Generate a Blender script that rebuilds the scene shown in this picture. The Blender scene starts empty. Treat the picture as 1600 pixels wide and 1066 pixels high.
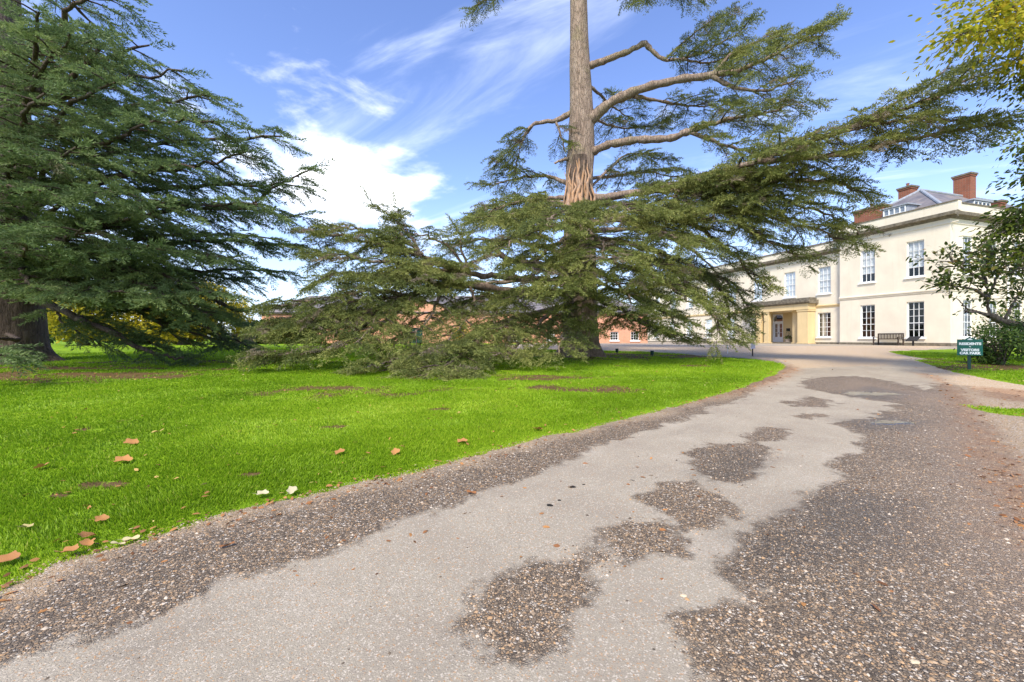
import bpy, math, random
import numpy as np
from mathutils import Matrix, Vector

random.seed(7)
RNG = np.random.default_rng(11)
scene = bpy.context.scene
col = scene.collection

# ------------------------------------------------------------------ camera
EYE = 1.3
F = 660.0            # focal length in photo pixels (1600 wide)
HOR = 530.0          # horizon row
cam_d = bpy.data.cameras.new('camera')
cam_d.sensor_width = 36.0
cam_d.lens = 36.0 * F / 1600.0
cam_d.shift_y = -(533.0 - HOR) / 1600.0
cam_d.clip_start = 0.05
cam_d.clip_end = 6000
cam = bpy.data.objects.new('camera', cam_d)
cam.location = (0, 0, EYE)
cam.rotation_euler = (math.radians(90), 0, 0)
col.objects.link(cam)
scene.camera = cam

# ------------------------------------------------------------------ light
SUN_AZ = math.radians(-160)    # direction towards the sun, clockwise from +Y
SUN_EL = math.radians(47)
world = bpy.data.worlds.new('World')
scene.world = world
world.use_nodes = True
wn, wl = world.node_tree.nodes, world.node_tree.links
wn.clear()


def nd(nodes, kind, **kw):
    n = nodes.new(kind)
    for k, v in kw.items():
        if k.startswith('i_'):
            key = k[2:]
            key = int(key) if key.isdigit() else key.replace('_', ' ')
            n.inputs[key].default_value = v
        else:
            setattr(n, k, v)
    return n


def mth(nodes, links, op, a, b=None, c=None, clamp=False):
    n = nodes.new('ShaderNodeMath')
    n.operation = op
    n.use_clamp = clamp
    for i, v in enumerate((a, b, c)):
        if v is None:
            continue
        if isinstance(v, (int, float)):
            n.inputs[i].default_value = v
        else:
            links.new(v, n.inputs[i])
    return n.outputs[0]


def mixc(nodes, links, fac, a, b, mode='MIX'):
    n = nodes.new('ShaderNodeMix')
    n.data_type = 'RGBA'
    n.blend_type = mode
    for sock, v in ((n.inputs[0], fac), (n.inputs[6], a), (n.inputs[7], b)):
        if isinstance(v, (int, float)):
            sock.default_value = v
        elif isinstance(v, tuple):
            sock.default_value = v if len(v) == 4 else (*v, 1)
        else:
            links.new(v, sock)
    return n.outputs[2]


def ramp(nodes, links, fac, stops):
    n = nodes.new('ShaderNodeValToRGB')
    el = n.color_ramp.elements
    while len(el) < len(stops):
        el.new(0.5)
    for e, (p, c) in zip(el, stops):
        e.position = p
        e.color = c if len(c) == 4 else (*c, 1)
    links.new(fac, n.inputs[0])
    return n.outputs[0]


def sstep(nodes, links, x, a, b):
    n = nodes.new('ShaderNodeMapRange')
    n.interpolation_type = 'SMOOTHSTEP'
    n.inputs[1].default_value = a
    n.inputs[2].default_value = b
    if isinstance(x, (int, float)):
        n.inputs[0].default_value = x
    else:
        links.new(x, n.inputs[0])
    return n.outputs[0]


# sky: Nishita, with procedural cirrus and cumulus laid on a cloud deck over the whole sky
sky = nd(wn, 'ShaderNodeTexSky', sky_type='NISHITA', sun_disc=False)
sky.sun_elevation = SUN_EL
sky.sun_rotation = SUN_AZ
sky.air_density = 1.0
sky.dust_density = 0.6
sky.ozone_density = 2.0
skyc = nd(wn, 'ShaderNodeHueSaturation', i_Hue=0.515, i_Saturation=1.10, i_Value=1.32)
wl.new(sky.outputs[0], skyc.inputs['Color'])
tc = nd(wn, 'ShaderNodeTexCoord')
sep = nd(wn, 'ShaderNodeSeparateXYZ')
wl.new(tc.outputs['Generated'], sep.inputs[0])
dx, dy, dz = sep.outputs
zz = mth(wn, wl, 'ADD', mth(wn, wl, 'MAXIMUM', dz, 0.0), 0.10)
cu = mth(wn, wl, 'DIVIDE', dx, zz)
cv = mth(wn, wl, 'DIVIDE', dy, zz)
cmb = nd(wn, 'ShaderNodeCombineXYZ')
wl.new(cu, cmb.inputs[0])
wl.new(cv, cmb.inputs[1])
# cirrus: streaks
mp = nd(wn, 'ShaderNodeMapping')
mp.vector_type = 'TEXTURE'
mp.inputs['Rotation'].default_value = (0, 0, math.radians(-28))
mp.inputs['Location'].default_value = (1.3, 0.4, 0)
mp.inputs['Scale'].default_value = (2.6, 0.6, 1)
wl.new(cmb.outputs[0], mp.inputs[0])
cir = nd(wn, 'ShaderNodeTexNoise', i_Scale=1.5, i_Detail=7.0, i_Roughness=0.6, i_Distortion=0.6)
wl.new(mp.outputs[0], cir.inputs['Vector'])
cirf = mth(wn, wl, 'MULTIPLY', sstep(wn, wl, cir.outputs[0], 0.50, 0.82), 0.5)
# cumulus: noise in direction space, denser towards the horizon, with one bank left of the trunk
mp2 = nd(wn, 'ShaderNodeMapping')
mp2.inputs['Location'].default_value = (0.3, 0.1, 0.45)
mp2.inputs['Scale'].default_value = (1.0, 1.0, 1.9)
wl.new(tc.outputs['Generated'], mp2.inputs[0])
cum = nd(wn, 'ShaderNodeTexNoise', i_Scale=4.2, i_Detail=9.0, i_Roughness=0.56, i_Distortion=0.25)
wl.new(mp2.outputs[0], cum.inputs['Vector'])
bank = nd(wn, 'ShaderNodeVectorMath', operation='DISTANCE')
sc3 = nd(wn, 'ShaderNodeVectorMath', operation='MULTIPLY')
sc3.inputs[1].default_value = (1.0, 1.0, 2.2)
wl.new(tc.outputs['Generated'], sc3.inputs[0])
bd = Vector((-0.33, 1.0, 0.36)).normalized()
wl.new(sc3.outputs[0], bank.inputs[0])
bank.inputs[1].default_value = (bd.x, bd.y, bd.z * 2.2)
bankf = mth(wn, wl, 'MULTIPLY', sstep(wn, wl, bank.outputs['Value'], 0.38, 0.0), 0.23)
cumv = mth(wn, wl, 'ADD', cum.outputs[0], bankf)
cumf = sstep(wn, wl, cumv, 0.60, 0.84)
hz = mth(wn, wl, 'MULTIPLY', sstep(wn, wl, dz, 0.34, 0.0), 0.62)
skyb = mixc(wn, wl, hz, skyc.outputs[0], (3.9, 4.7, 6.6))
sky1 = mixc(wn, wl, cirf, skyb, (8.2, 8.8, 10.0))
sky2 = mixc(wn, wl, cumf, sky1, (10.2, 10.3, 10.6))
bg = nd(wn, 'ShaderNodeBackground', i_Strength=0.12)
wl.new(sky2, bg.inputs[0])
wo = nd(wn, 'ShaderNodeOutputWorld')
wl.new(bg.outputs[0], wo.inputs[0])

sun_d = bpy.data.lights.new('sun', 'SUN')
sun_d.energy = 2.8
sun_d.angle = math.radians(11)
sun_d.color = (1.0, 0.92, 0.79)
sun = bpy.data.objects.new('sun', sun_d)
sv = Vector((math.sin(SUN_AZ) * math.cos(SUN_EL), math.cos(SUN_AZ) * math.cos(SUN_EL), math.sin(SUN_EL)))
sun.rotation_euler = sv.to_track_quat('Z', 'Y').to_euler()
sun.location = (0, 0, 30)
col.objects.link(sun)

scene.view_settings.view_transform = 'Standard'
scene.view_settings.look = 'None'
scene.view_settings.gamma = 1.0
scene.view_settings.exposure = 1.0
scene.render.engine = 'CYCLES'
scene.cycles.max_bounces = 6
scene.cycles.diffuse_bounces = 3
scene.cycles.transparent_max_bounces = 6
scene.cycles.use_denoising = True

# ------------------------------------------------------------------ terrain and helpers
_TY = np.array([-3000, 2.5, 6, 10, 14, 20, 26, 30, 36, 60, 3000.0])
_TZ = np.array([0, 0, .06, .21, .35, .56, .77, .83, .86, .9, .9])


def tz(x, y):
    return np.interp(y, _TY, _TZ)


def gp(px, py):
    """ground point seen at photo pixel, as world x, y"""
    lo, hi = 0.3, 2500.0
    for _ in range(60):
        m = math.sqrt(lo * hi)
        if EYE - (py - HOR) / F * m - float(tz(0, m)) > 0:
            lo = m
        else:
            hi = m
    return ((px - 800) / F * lo, lo)


def at(px, py, D):
    return np.array([(px - 800) / F * D, D, EYE + (HOR - py) / F * D])


def _hash(ix, iy, seed):
    h = (ix.astype(np.int64) * 374761393 + iy.astype(np.int64) * 668265263 + seed * 974634533) & 0xffffffff
    h = ((h ^ (h >> 13)) * 1274126177) & 0xffffffff
    return ((h ^ (h >> 16)) & 0xffff) / 65535.0


def vnoise(x, y, seed=0, octs=3):
    x = np.asarray(x, float)
    y = np.asarray(y, float)
    tot = np.zeros_like(x)
    amp, s = 0.5, 0.0
    for o in range(octs):
        ix, iy = np.floor(x), np.floor(y)
        fx, fy = x - ix, y - iy
        fx, fy = fx * fx * (3 - 2 * fx), fy * fy * (3 - 2 * fy)
        a, b = _hash(ix, iy, seed + o), _hash(ix + 1, iy, seed + o)
        c, d = _hash(ix, iy + 1, seed + o), _hash(ix + 1, iy + 1, seed + o)
        tot += amp * ((a * (1 - fx) + b * fx) * (1 - fy) + (c * (1 - fx) + d * fx) * fy)
        s += amp
        amp *= 0.5
        x, y = x * 2.03 + 11.3, y * 2.03 + 5.7
    return tot / s


def sdf(poly, x, y):
    """signed distance, positive inside"""
    P = np.array(poly, float)
    Q = np.roll(P, -1, 0)
    best = np.full(x.shape, 1e18)
    ins = np.zeros(x.shape, bool)
    for (ax, ay), (bx, by) in zip(P, Q):
        ex, ey = bx - ax, by - ay
        L = ex * ex + ey * ey + 1e-12
        t = np.clip(((x - ax) * ex + (y - ay) * ey) / L, 0, 1)
        best = np.minimum(best, (x - ax - t * ex) ** 2 + (y - ay - t * ey) ** 2)
        c = ((ay > y) != (by > y))
        if by != ay:
            ins ^= c & (x < (bx - ax) * (y - ay) / (by - ay) + ax)
    return np.where(ins, 1, -1) * np.sqrt(best)


def tag(o, label=None, cat=None, group=None, kind=None):
    if label: o['label'] = label
    if cat: o['category'] = cat
    if group: o['group'] = group
    if kind: o['kind'] = kind
    return o


def empty(name, loc):
    o = bpy.data.objects.new(name, None)
    o.location = loc
    o.empty_display_size = 0.3
    col.objects.link(o)
    return o


def link(name, mesh, mat=None, parent=None):
    """mesh verts are world coordinates; parented with the offset taken out"""
    o = bpy.data.objects.new(name, mesh)
    if mat and not mesh.materials:
        mesh.materials.append(mat)
    col.objects.link(o)
    if parent:
        o.parent = parent
        if parent.type == 'EMPTY':        # mesh parts already carry world coordinates
            o.matrix_parent_inverse = Matrix.Translation(-parent.location)
    return o


def mesh_np(name, V, T, attrs=None, smooth=False):
    """triangle or quad mesh from numpy arrays"""
    V = np.ascontiguousarray(V, np.float32)
    T = np.ascontiguousarray(T, np.int32)
    k = T.shape[1]
    me = bpy.data.meshes.new(name)
    me.vertices.add(len(V))
    me.vertices.foreach_set('co', V.ravel())
    me.loops.add(T.size)
    me.loops.foreach_set('vertex_index', T.ravel())
    me.polygons.add(len(T))
    me.polygons.foreach_set('loop_start', np.arange(0, T.size, k, dtype=np.int32))
    me.polygons.foreach_set('loop_total', np.full(len(T), k, np.int32))
    if smooth:
        me.polygons.foreach_set('use_smooth', np.ones(len(T), bool))
    for an, av in (attrs or {}).items():
        a = me.attributes.new(an, 'FLOAT', 'POINT')
        a.data.foreach_set('value', np.ascontiguousarray(av, np.float32))
    me.update(calc_edges=True)
    return me


class MB:
    def __init__(self):
        self.v, self.f = [], []

    def add(self, vs, fs):
        b = len(self.v)
        self.v += [tuple(map(float, p)) for p in vs]
        self.f += [tuple(b + i for i in q) for q in fs]
        return self

    def quad(self, a, b, c, d):
        return self.add((a, b, c, d), ((0, 1, 2, 3),))

    def box8(self, p):
        return self.add(p, ((0, 1, 3, 2), (4, 6, 7, 5), (0, 4, 5, 1), (2, 3, 7, 6), (0, 2, 6, 4), (1, 5, 7, 3)))

    def box(self, x0, x1, y0, y1, z0, z1):
        return self.box8([(x, y, z) for x in (x0, x1) for y in (y0, y1) for z in (z0, z1)])

    def fbox(self, fr, s0, s1, n0, n1, z0, z1):
        return self.box8([fr(s, n, z) for s in (s0, s1) for n in (n0, n1) for z in (z0, z1)])

    def lathe(self, c, prof, sides=16):
        c = np.array(c)
        vs, fs = [], []
        for r, z in prof:
            for k in range(sides):
                a = 2 * math.pi * k / sides
                vs.append(c + (r * math.cos(a), r * math.sin(a), z))
        for i in range(len(prof) - 1):
            for k in range(sides):
                k2 = (k + 1) % sides
                fs.append((i * sides + k, i * sides + k2, (i + 1) * sides + k2, (i + 1) * sides + k))
        fs.append(tuple(range(sides)))
        fs.append(tuple((len(prof) - 1) * sides + k for k in range(sides)))
        return self.add(vs, fs)

    def tube(self, pts, rad, sides=6):
        V, T = tube_np(np.array(pts, float), np.array(rad, float), sides)
        return self.add(V, T)

    def build(self, name, mat=None, parent=None, bevel=0.0, smooth=False):
        me = bpy.data.meshes.new(name)
        me.from_pydata(self.v, [], self.f)
        if smooth:
            me.polygons.foreach_set('use_smooth', np.ones(len(me.polygons), bool))
        me.update()
        o = link(name, me, mat, parent)
        if bevel:
            m = o.modifiers.new('bevel', 'BEVEL')
            m.width = bevel
            m.segments = 2
            m.limit_method = 'ANGLE'
        return o


def frames(P):
    T = np.gradient(P, axis=0)
    T /= np.linalg.norm(T, axis=1)[:, None] + 1e-9
    ref = np.array([0.13, 0.21, 1.0]) if abs(T[:, 2]).mean() < 0.8 else np.array([1.0, 0.2, 0.1])
    A = np.cross(T, ref)
    A /= np.linalg.norm(A, axis=1)[:, None] + 1e-9
    return T, A, np.cross(T, A)


def tube_np(P, R, sides=6):
    n = len(P)
    _, A, B = frames(P)
    ang = np.arange(sides) * 2 * math.pi / sides
    R = np.asarray(R)
    if R.ndim == 1:
        R = np.repeat(R[:, None], sides, 1)
    V = P[:, None, :] + R[:, :, None] * (np.cos(ang)[None, :, None] * A[:, None, :] + np.sin(ang)[None, :, None] * B[:, None, :])
    i = np.arange(n - 1)[:, None] * sides
    k = np.arange(sides)[None, :]
    k2 = (k + 1) % sides
    Q = np.stack([i + k, i + k2, i + sides + k2, i + sides + k], -1).reshape(-1, 4)
    return V.reshape(-1, 3), Q


def crom(pts, n):
    """Catmull-Rom through pts"""
    P = np.array(pts, float)
    P = np.vstack([2 * P[0] - P[1], P, 2 * P[-1] - P[-2]])
    m = len(P) - 3
    out = []
    for u in np.linspace(0, m - 1e-6, n):
        i = int(u)
        t = u - i
        a, b, c, d = P[i:i + 4]
        out.append(0.5 * (2 * b + (c - a) * t + (2 * a - 5 * b + 4 * c - d) * t * t + (3 * b - a - 3 * c + d) * t ** 3))
    return np.array(out)


# ------------------------------------------------------------------ materials
def mat(name):
    m = bpy.data.materials.new(name)
    m.use_nodes = True
    n = m.node_tree.nodes
    l = m.node_tree.links
    b = n['Principled BSDF']
    b.inputs['Specular IOR Level'].default_value = 0.3
    return m, n, l, b


def bump(n, l, b, h, strength=0.4, dist=0.02):
    x = nd(n, 'ShaderNodeBump', i_Strength=strength, i_Distance=dist)
    l.new(h, x.inputs['Height'])
    l.new(x.outputs[0], b.inputs['Normal'])


def noise(n, l, scale, detail=4, rough=0.55, vec=None, **kw):
    t = nd(n, 'ShaderNodeTexNoise', i_Scale=scale, i_Detail=detail, i_Roughness=rough, **kw)
    l.new(vec if vec is not None else pos(n), t.inputs['Vector'])
    return t.outputs[0]


def pos(n):
    g = n.get('geo_in') or n.new('ShaderNodeNewGeometry')
    g.name = 'geo_in'
    return g.outputs['Position']


def attr(n, name):
    a = nd(n, 'ShaderNodeAttribute', attribute_name=name)
    return a.outputs['Fac']


def simple(name, c, rough=0.6, var=0.15, scale=6.0, bmp=0.0, bscale=40.0, metallic=0.0):
    m, n, l, b = mat(name)
    f = noise(n, l, scale, 5)
    lo = tuple(x * (1 - var) for x in c)
    hi = tuple(min(1, x * (1 + var)) for x in c)
    l.new(ramp(n, l, f, [(0.3, lo), (0.7, hi)]), b.inputs['Base Color'])
    b.inputs['Roughness'].default_value = rough
    b.inputs['Metallic'].default_value = metallic
    if bmp:
        bump(n, l, b, noise(n, l, bscale, 4), bmp, 0.01)
    return m


M = {}


def make_render_wall(name, base, dirt=0.2):
    m, n, l, b = mat(name)
    f = noise(n, l, 0.9, 6)
    g = noise(n, l, 11, 4)
    c = ramp(n, l, f, [(0.3, tuple(x * .88 for x in base)), (0.7, base)])
    c = mixc(n, l, mth(n, l, 'MULTIPLY', sstep(n, l, g, .55, .75), dirt * .4), c, tuple(x * .72 for x in base))
    # faint weather streaks run down the render
    mp_ = nd(n, 'ShaderNodeMapping')
    mp_.inputs['Scale'].default_value = (1.6, 1.6, 0.12)
    l.new(pos(n), mp_.inputs[0])
    s = noise(n, l, 2.2, 5, vec=mp_.outputs[0])
    c = mixc(n, l, mth(n, l, 'MULTIPLY', sstep(n, l, s, .55, .8), dirt), c, (base[0] * .62, base[1] * .55, base[2] * .42))
    l.new(c, b.inputs['Base Color'])
    b.inputs['Roughness'].default_value = 0.85
    bk = nd(n, 'ShaderNodeTexBrick', i_Scale=4.5)
    mp3 = nd(n, 'ShaderNodeMapping')
    mp3.inputs['Rotation'].default_value = (math.radians(90), 0, 0)
    l.new(pos(n), mp3.inputs[0])
    l.new(mp3.outputs[0], bk.inputs['Vector'])
    h = mth(n, l, 'ADD', mth(n, l, 'MULTIPLY', noise(n, l, 30, 4), .6), mth(n, l, 'MULTIPLY', bk.outputs['Fac'], -.35))
    bump(n, l, b, h, 0.35, 0.01)
    return m


M['cream'] = make_render_wall('cream_render', (0.80, 0.715, 0.555))
M['ochre'] = make_render_wall('ochre_render', (0.72, 0.55, 0.29))
M['trim'] = simple('white_paint', (0.82, 0.82, 0.80), 0.45, .04)
M['stone'] = simple('weathered_stone', (0.17, 0.145, 0.105), 0.9, .45, 5.0, .5, 30)
M['blind'] = simple('white_blind', (0.72, 0.72, 0.70), 0.8, .05)
M['curtain'] = simple('cream_curtain', (0.66, 0.58, 0.46), 0.9, .1)
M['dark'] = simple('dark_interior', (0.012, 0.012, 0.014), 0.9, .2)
M['iron'] = simple('black_iron', (0.02, 0.02, 0.022), 0.5, .2)
M['signgreen'] = simple('sign_green', (0.012, 0.115, 0.085), 0.35, .08)
M['postgreen'] = simple('post_green', (0.012, 0.05, 0.04), 0.5, .15)
M['letter'] = simple('sign_lettering', (0.85, 0.86, 0.84), 0.5, .02)
M['wood'] = simple('weathered_bench_wood', (0.055, 0.038, 0.029), 0.75, .4, 9, .4)
M['fence'] = simple('fence_wood', (0.33, 0.25, 0.17), 0.85, .3, 5, .3)
M['lavender'] = simple('notice_panel', (0.55, 0.52, 0.62), 0.5, .06)
M['terracotta'] = simple('pale_stone_pot', (0.48, 0.40, 0.32), 0.9, .2, 8, .3)
M['lead'] = simple('lead_sheet', (0.30, 0.32, 0.35), 0.6, .2)
M['clod'] = simple('dark_clod', (0.02, 0.018, 0.015), 0.9, .3, 40)
M['pebble'] = simple('buff_pebble', (0.55, 0.45, 0.30), 0.7, .2, 40)


def glass_mat():
    m, n, l, b = mat('window_glass')
    tr = nd(n, 'ShaderNodeBsdfTransparent')
    tr.inputs[0].default_value = (.86, .89, .90, 1)
    gl = nd(n, 'ShaderNodeBsdfGlossy', i_Roughness=.03)
    bp = nd(n, 'ShaderNodeBump', i_Strength=.05, i_Distance=.02)
    l.new(noise(n, l, 1.7, 1), bp.inputs['Height'])
    l.new(bp.outputs[0], gl.inputs['Normal'])
    fz = nd(n, 'ShaderNodeFresnel', i_IOR=1.5)
    mx = nd(n, 'ShaderNodeMixShader')
    l.new(fz.outputs[0], mx.inputs[0])
    l.new(tr.outputs[0], mx.inputs[1])
    l.new(gl.outputs[0], mx.inputs[2])
    l.new(mx.outputs[0], n['Material Output'].inputs[0])
    return m


M['glass'] = glass_mat()


def brick_mat(name, c1, c2, mortar, rot=(90, 0, 0), scale=1.0):
    m, n, l, b = mat(name)
    sx = nd(n, 'ShaderNodeSeparateXYZ')
    l.new(pos(n), sx.inputs[0])
    mp_ = nd(n, 'ShaderNodeCombineXYZ')
    l.new(mth(n, l, 'ADD', mth(n, l, 'MULTIPLY', sx.outputs[0], .75), mth(n, l, 'MULTIPLY', sx.outputs[1], .9)), mp_.inputs[0])
    l.new(sx.outputs[2], mp_.inputs[1])
    bk = nd(n, 'ShaderNodeTexBrick', i_Scale=scale)
    bk.inputs['Color1'].default_value = (*c1, 1)
    bk.inputs['Color2'].default_value = (*c2, 1)
    bk.inputs['Mortar'].default_value = (*mortar, 1)
    bk.inputs['Brick Width'].default_value = 0.225
    bk.inputs['Row Height'].default_value = 0.075
    bk.inputs['Mortar Size'].default_value = 0.008
    l.new(mp_.outputs[0], bk.inputs['Vector'])
    f = noise(n, l, 1.3, 5)
    c = mixc(n, l, mth(n, l, 'MULTIPLY', sstep(n, l, f, .5, .75), .5), bk.outputs[0], tuple(x * .5 for x in c1))
    l.new(c, b.inputs['Base Color'])
    b.inputs['Roughness'].default_value = .9
    bump(n, l, b, bk.outputs['Fac'], -0.4, 0.01)
    return m


M['chimney'] = brick_mat('chimney_brick', (0.30, 0.085, 0.04), (0.22, 0.07, 0.04), (0.25, 0.19, 0.14))
M['redbrick'] = brick_mat('stable_brick', (0.66, 0.29, 0.17), (0.58, 0.25, 0.15), (0.6, 0.42, 0.3))


def slate_mat():
    m, n, l, b = mat('slate')
    v = nd(n, 'ShaderNodeTexVoronoi', i_Scale=3.0)
    mp_ = nd(n, 'ShaderNodeMapping')
    mp_.inputs['Scale'].default_value = (1, 1, 2.2)
    l.new(pos(n), mp_.inputs[0])
    l.new(mp_.outputs[0], v.inputs['Vector'])
    f = noise(n, l, 1.1, 5)
    c = ramp(n, l, f, [(.3, (0.14, 0.13, 0.14)), (.5, (0.20, 0.18, 0.18)), (.72, (0.30, 0.25, 0.21))])
    sp = nd(n, 'ShaderNodeSeparateColor')
    l.new(v.outputs['Color'], sp.inputs[0])
    c = mixc(n, l, mth(n, l, 'MULTIPLY', sp.outputs[0], .4), c, (0.10, 0.10, 0.115))
    l.new(c, b.inputs['Base Color'])
    b.inputs['Roughness'].default_value = .65
    bump(n, l, b, v.outputs['Distance'], .4, .02)
    return m


M['slate'] = slate_mat()


def bark_mat(name, c1, c2, c3):
    m, n, l, b = mat(name)
    mp_ = nd(n, 'ShaderNodeMapping')
    mp_.inputs['Scale'].default_value = (1, 1, 0.20)
    l.new(pos(n), mp_.inputs[0])
    nv_ = nd(n, 'ShaderNodeTexNoise', i_Scale=5.0, i_Detail=5.0, i_Roughness=.7)
    l.new(mp_.outputs[0], nv_.inputs['Vector'])
    wv = nd(n, 'ShaderNodeVectorMath', operation='MULTIPLY_ADD')
    l.new(nv_.outputs['Color'], wv.inputs[0])
    wv.inputs[1].default_value = (.22, .22, .22)
    l.new(mp_.outputs[0], wv.inputs[2])
    v = nd(n, 'ShaderNodeTexVoronoi', i_Scale=11.0, feature='DISTANCE_TO_EDGE')
    l.new(wv.outputs[0], v.inputs['Vector'])
    f = noise(n, l, 8, 8, .72, vec=mp_.outputs[0])
    g = noise(n, l, 1.1, 4)
    c = ramp(n, l, f, [(.3, c1), (.5, c2), (.72, c3)])
    c = mixc(n, l, mth(n, l, 'MULTIPLY', sstep(n, l, g, .5, .7), .45), c, (c2[0] * .85, c2[1] * 1.02, c2[2] * .7))
    c = mixc(n, l, mth(n, l, 'MULTIPLY', sstep(n, l, v.outputs['Distance'], .07, 0.0), .38), c, tuple(x * .5 for x in c1))
    l.new(c, b.inputs['Base Color'])
    b.inputs['Roughness'].default_value = .95
    h = mth(n, l, 'ADD', mth(n, l, 'MULTIPLY', sstep(n, l, v.outputs['Distance'], 0, .15), .5), f)
    bump(n, l, b, h, .9, .05)
    return m


M['bark'] = bark_mat('cedar_bark', (0.15, 0.105, 0.08), (0.30, 0.22, 0.165), (0.42, 0.33, 0.26))
M['bark_dark'] = bark_mat('old_cedar_bark', (0.055, 0.038, 0.030), (0.12, 0.085, 0.066), (0.20, 0.15, 0.12))
M['bark_grey'] = bark_mat('grey_bark', (0.07, 0.055, 0.045), (0.15, 0.12, 0.10), (0.24, 0.20, 0.17))


def torn_mat():
    m, n, l, b = mat('torn_heartwood')
    mp_ = nd(n, 'ShaderNodeMapping')
    mp_.inputs['Scale'].default_value = (1, 1, 0.12)
    l.new(pos(n), mp_.inputs[0])
    f = noise(n, l, 9, 6, .7, vec=mp_.outputs[0])
    l.new(ramp(n, l, f, [(.3, (0.16, 0.095, 0.06)), (.46, (0.34, 0.235, 0.165)), (.58, (0.46, 0.25, 0.12)), (.68, (0.52, 0.42, 0.33))]), b.inputs['Base Color'])
    b.inputs['Roughness'].default_value = .9
    bump(n, l, b, f, .8, .03)
    return m


M['torn'] = torn_mat()


def leaf_mat(name, stops, trans=0.25, rough=0.6):
    m, n, l, b = mat(name)
    c = ramp(n, l, attr(n, 'tint'), stops)
    l.new(c, b.inputs['Base Color'])
    b.inputs['Roughness'].default_value = rough
    b.inputs['Specular IOR Level'].default_value = 0.25
    out = n['Material Output']
    t = nd(n, 'ShaderNodeBsdfTranslucent')
    l.new(c, t.inputs[0])
    mx = nd(n, 'ShaderNodeMixShader', i_0=trans)
    l.new(b.outputs[0], mx.inputs[1])
    l.new(t.outputs[0], mx.inputs[2])
    l.new(mx.outputs[0], out.inputs[0])
    return m


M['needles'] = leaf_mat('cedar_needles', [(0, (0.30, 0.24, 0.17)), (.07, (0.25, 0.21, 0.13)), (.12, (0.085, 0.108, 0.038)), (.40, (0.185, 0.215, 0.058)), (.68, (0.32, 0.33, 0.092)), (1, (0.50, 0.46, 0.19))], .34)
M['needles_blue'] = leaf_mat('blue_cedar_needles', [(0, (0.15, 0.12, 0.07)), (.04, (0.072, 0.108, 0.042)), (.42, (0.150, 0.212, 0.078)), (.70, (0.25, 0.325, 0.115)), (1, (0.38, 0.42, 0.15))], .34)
M['beech'] = leaf_mat('turning_leaves', [(0, (0.05, 0.085, 0.015)), (.45, (0.17, 0.21, 0.02)), (.75, (0.40, 0.40, 0.025)), (1, (0.58, 0.46, 0.04))], .5)
M['darkleaf'] = leaf_mat('dark_green_leaves', [(0, (0.02, 0.045, 0.012)), (.5, (0.05, 0.09, 0.02)), (1, (0.12, 0.16, 0.03))], .3)
M['magnolia'] = leaf_mat('magnolia_leaves', [(0, (0.035, 0.06, 0.015)), (.5, (0.08, 0.12, 0.022)), (.8, (0.18, 0.20, 0.03)), (1, (0.26, 0.16, 0.05))], .3, .4)
M['yellow'] = leaf_mat('yellow_leaves', [(0, (0.28, 0.27, 0.025)), (.5, (0.62, 0.50, 0.035)), (1, (0.80, 0.58, 0.06))], .5)
M['shrub'] = leaf_mat('shrub_leaves', [(0, (0.03, 0.065, 0.015)), (.5, (0.075, 0.13, 0.02)), (.85, (0.16, 0.21, 0.04)), (1, (0.35, 0.2, 0.06))], .3)
M['topiary'] = leaf_mat('topiary_leaves', [(0, (0.02, 0.05, 0.012)), (1, (0.06, 0.12, 0.03))], .2)
M['grass'] = leaf_mat('grass_blades', [(0, (0.12, 0.215, 0.010)), (.5, (0.265, 0.425, 0.016)), (.85, (0.41, 0.53, 0.035)), (1, (0.42, 0.42, 0.09))], .35, .5)
M['litter'] = leaf_mat('dead_leaves', [(0, (0.10, 0.05, 0.025)), (.4, (0.30, 0.13, 0.05)), (.7, (0.50, 0.24, 0.08)), (.9, (0.50, 0.40, 0.12)), (1, (0.6, 0.52, 0.32))], .15, .6)
M['stones'] = leaf_mat('loose_stones', [(0, (0.09, 0.070, 0.050)), (.3, (0.215, 0.165, 0.112)), (.55, (0.35, 0.255, 0.162)), (.75, (0.47, 0.29, 0.14)), (.88, (0.47, 0.385, 0.285)), (1, (0.66, 0.56, 0.43))], .0, .55)


def ground_mat():
    m, n, l, b = mat('lawn_turf')
    p = pos(n)
    f1 = noise(n, l, .35, 5)
    f2 = noise(n, l, 2.6, 6, .65)
    f3 = noise(n, l, 45, 4, .7)
    c = ramp(n, l, f2, [(.28, (0.11, 0.205, 0.010)), (.5, (0.20, 0.335, 0.014)), (.72, (0.30, 0.42, 0.022))])
    c = mixc(n, l, mth(n, l, 'MULTIPLY', sstep(n, l, f1, .45, .7), .4), c, (0.29, 0.42, 0.02))
    c = mixc(n, l, mth(n, l, 'MULTIPLY', sstep(n, l, f3, .5, .75), .5), c, (0.09, 0.19, 0.008))
    so = mth(n, l, 'ADD', attr(n, 'soil'), mth(n, l, 'MULTIPLY', mth(n, l, 'SUBTRACT', noise(n, l, 5, 7, .75), .5), 1.0))
    sf = sstep(n, l, so, .36, .56)
    sc_ = ramp(n, l, noise(n, l, 9, 6, .7), [(.3, (0.075, 0.040, 0.022)), (.55, (0.16, 0.085, 0.045)), (.75, (0.30, 0.19, 0.10))])
    c = mixc(n, l, mth(n, l, 'MULTIPLY', sf, .92), c, sc_)
    l.new(c, b.inputs['Base Color'])
    b.inputs['Roughness'].default_value = .9
    b.inputs['Specular IOR Level'].default_value = .1
    bump(n, l, b, mth(n, l, 'ADD', f3, f2), .8, .04)
    return m


M['turf'] = ground_mat()


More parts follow.
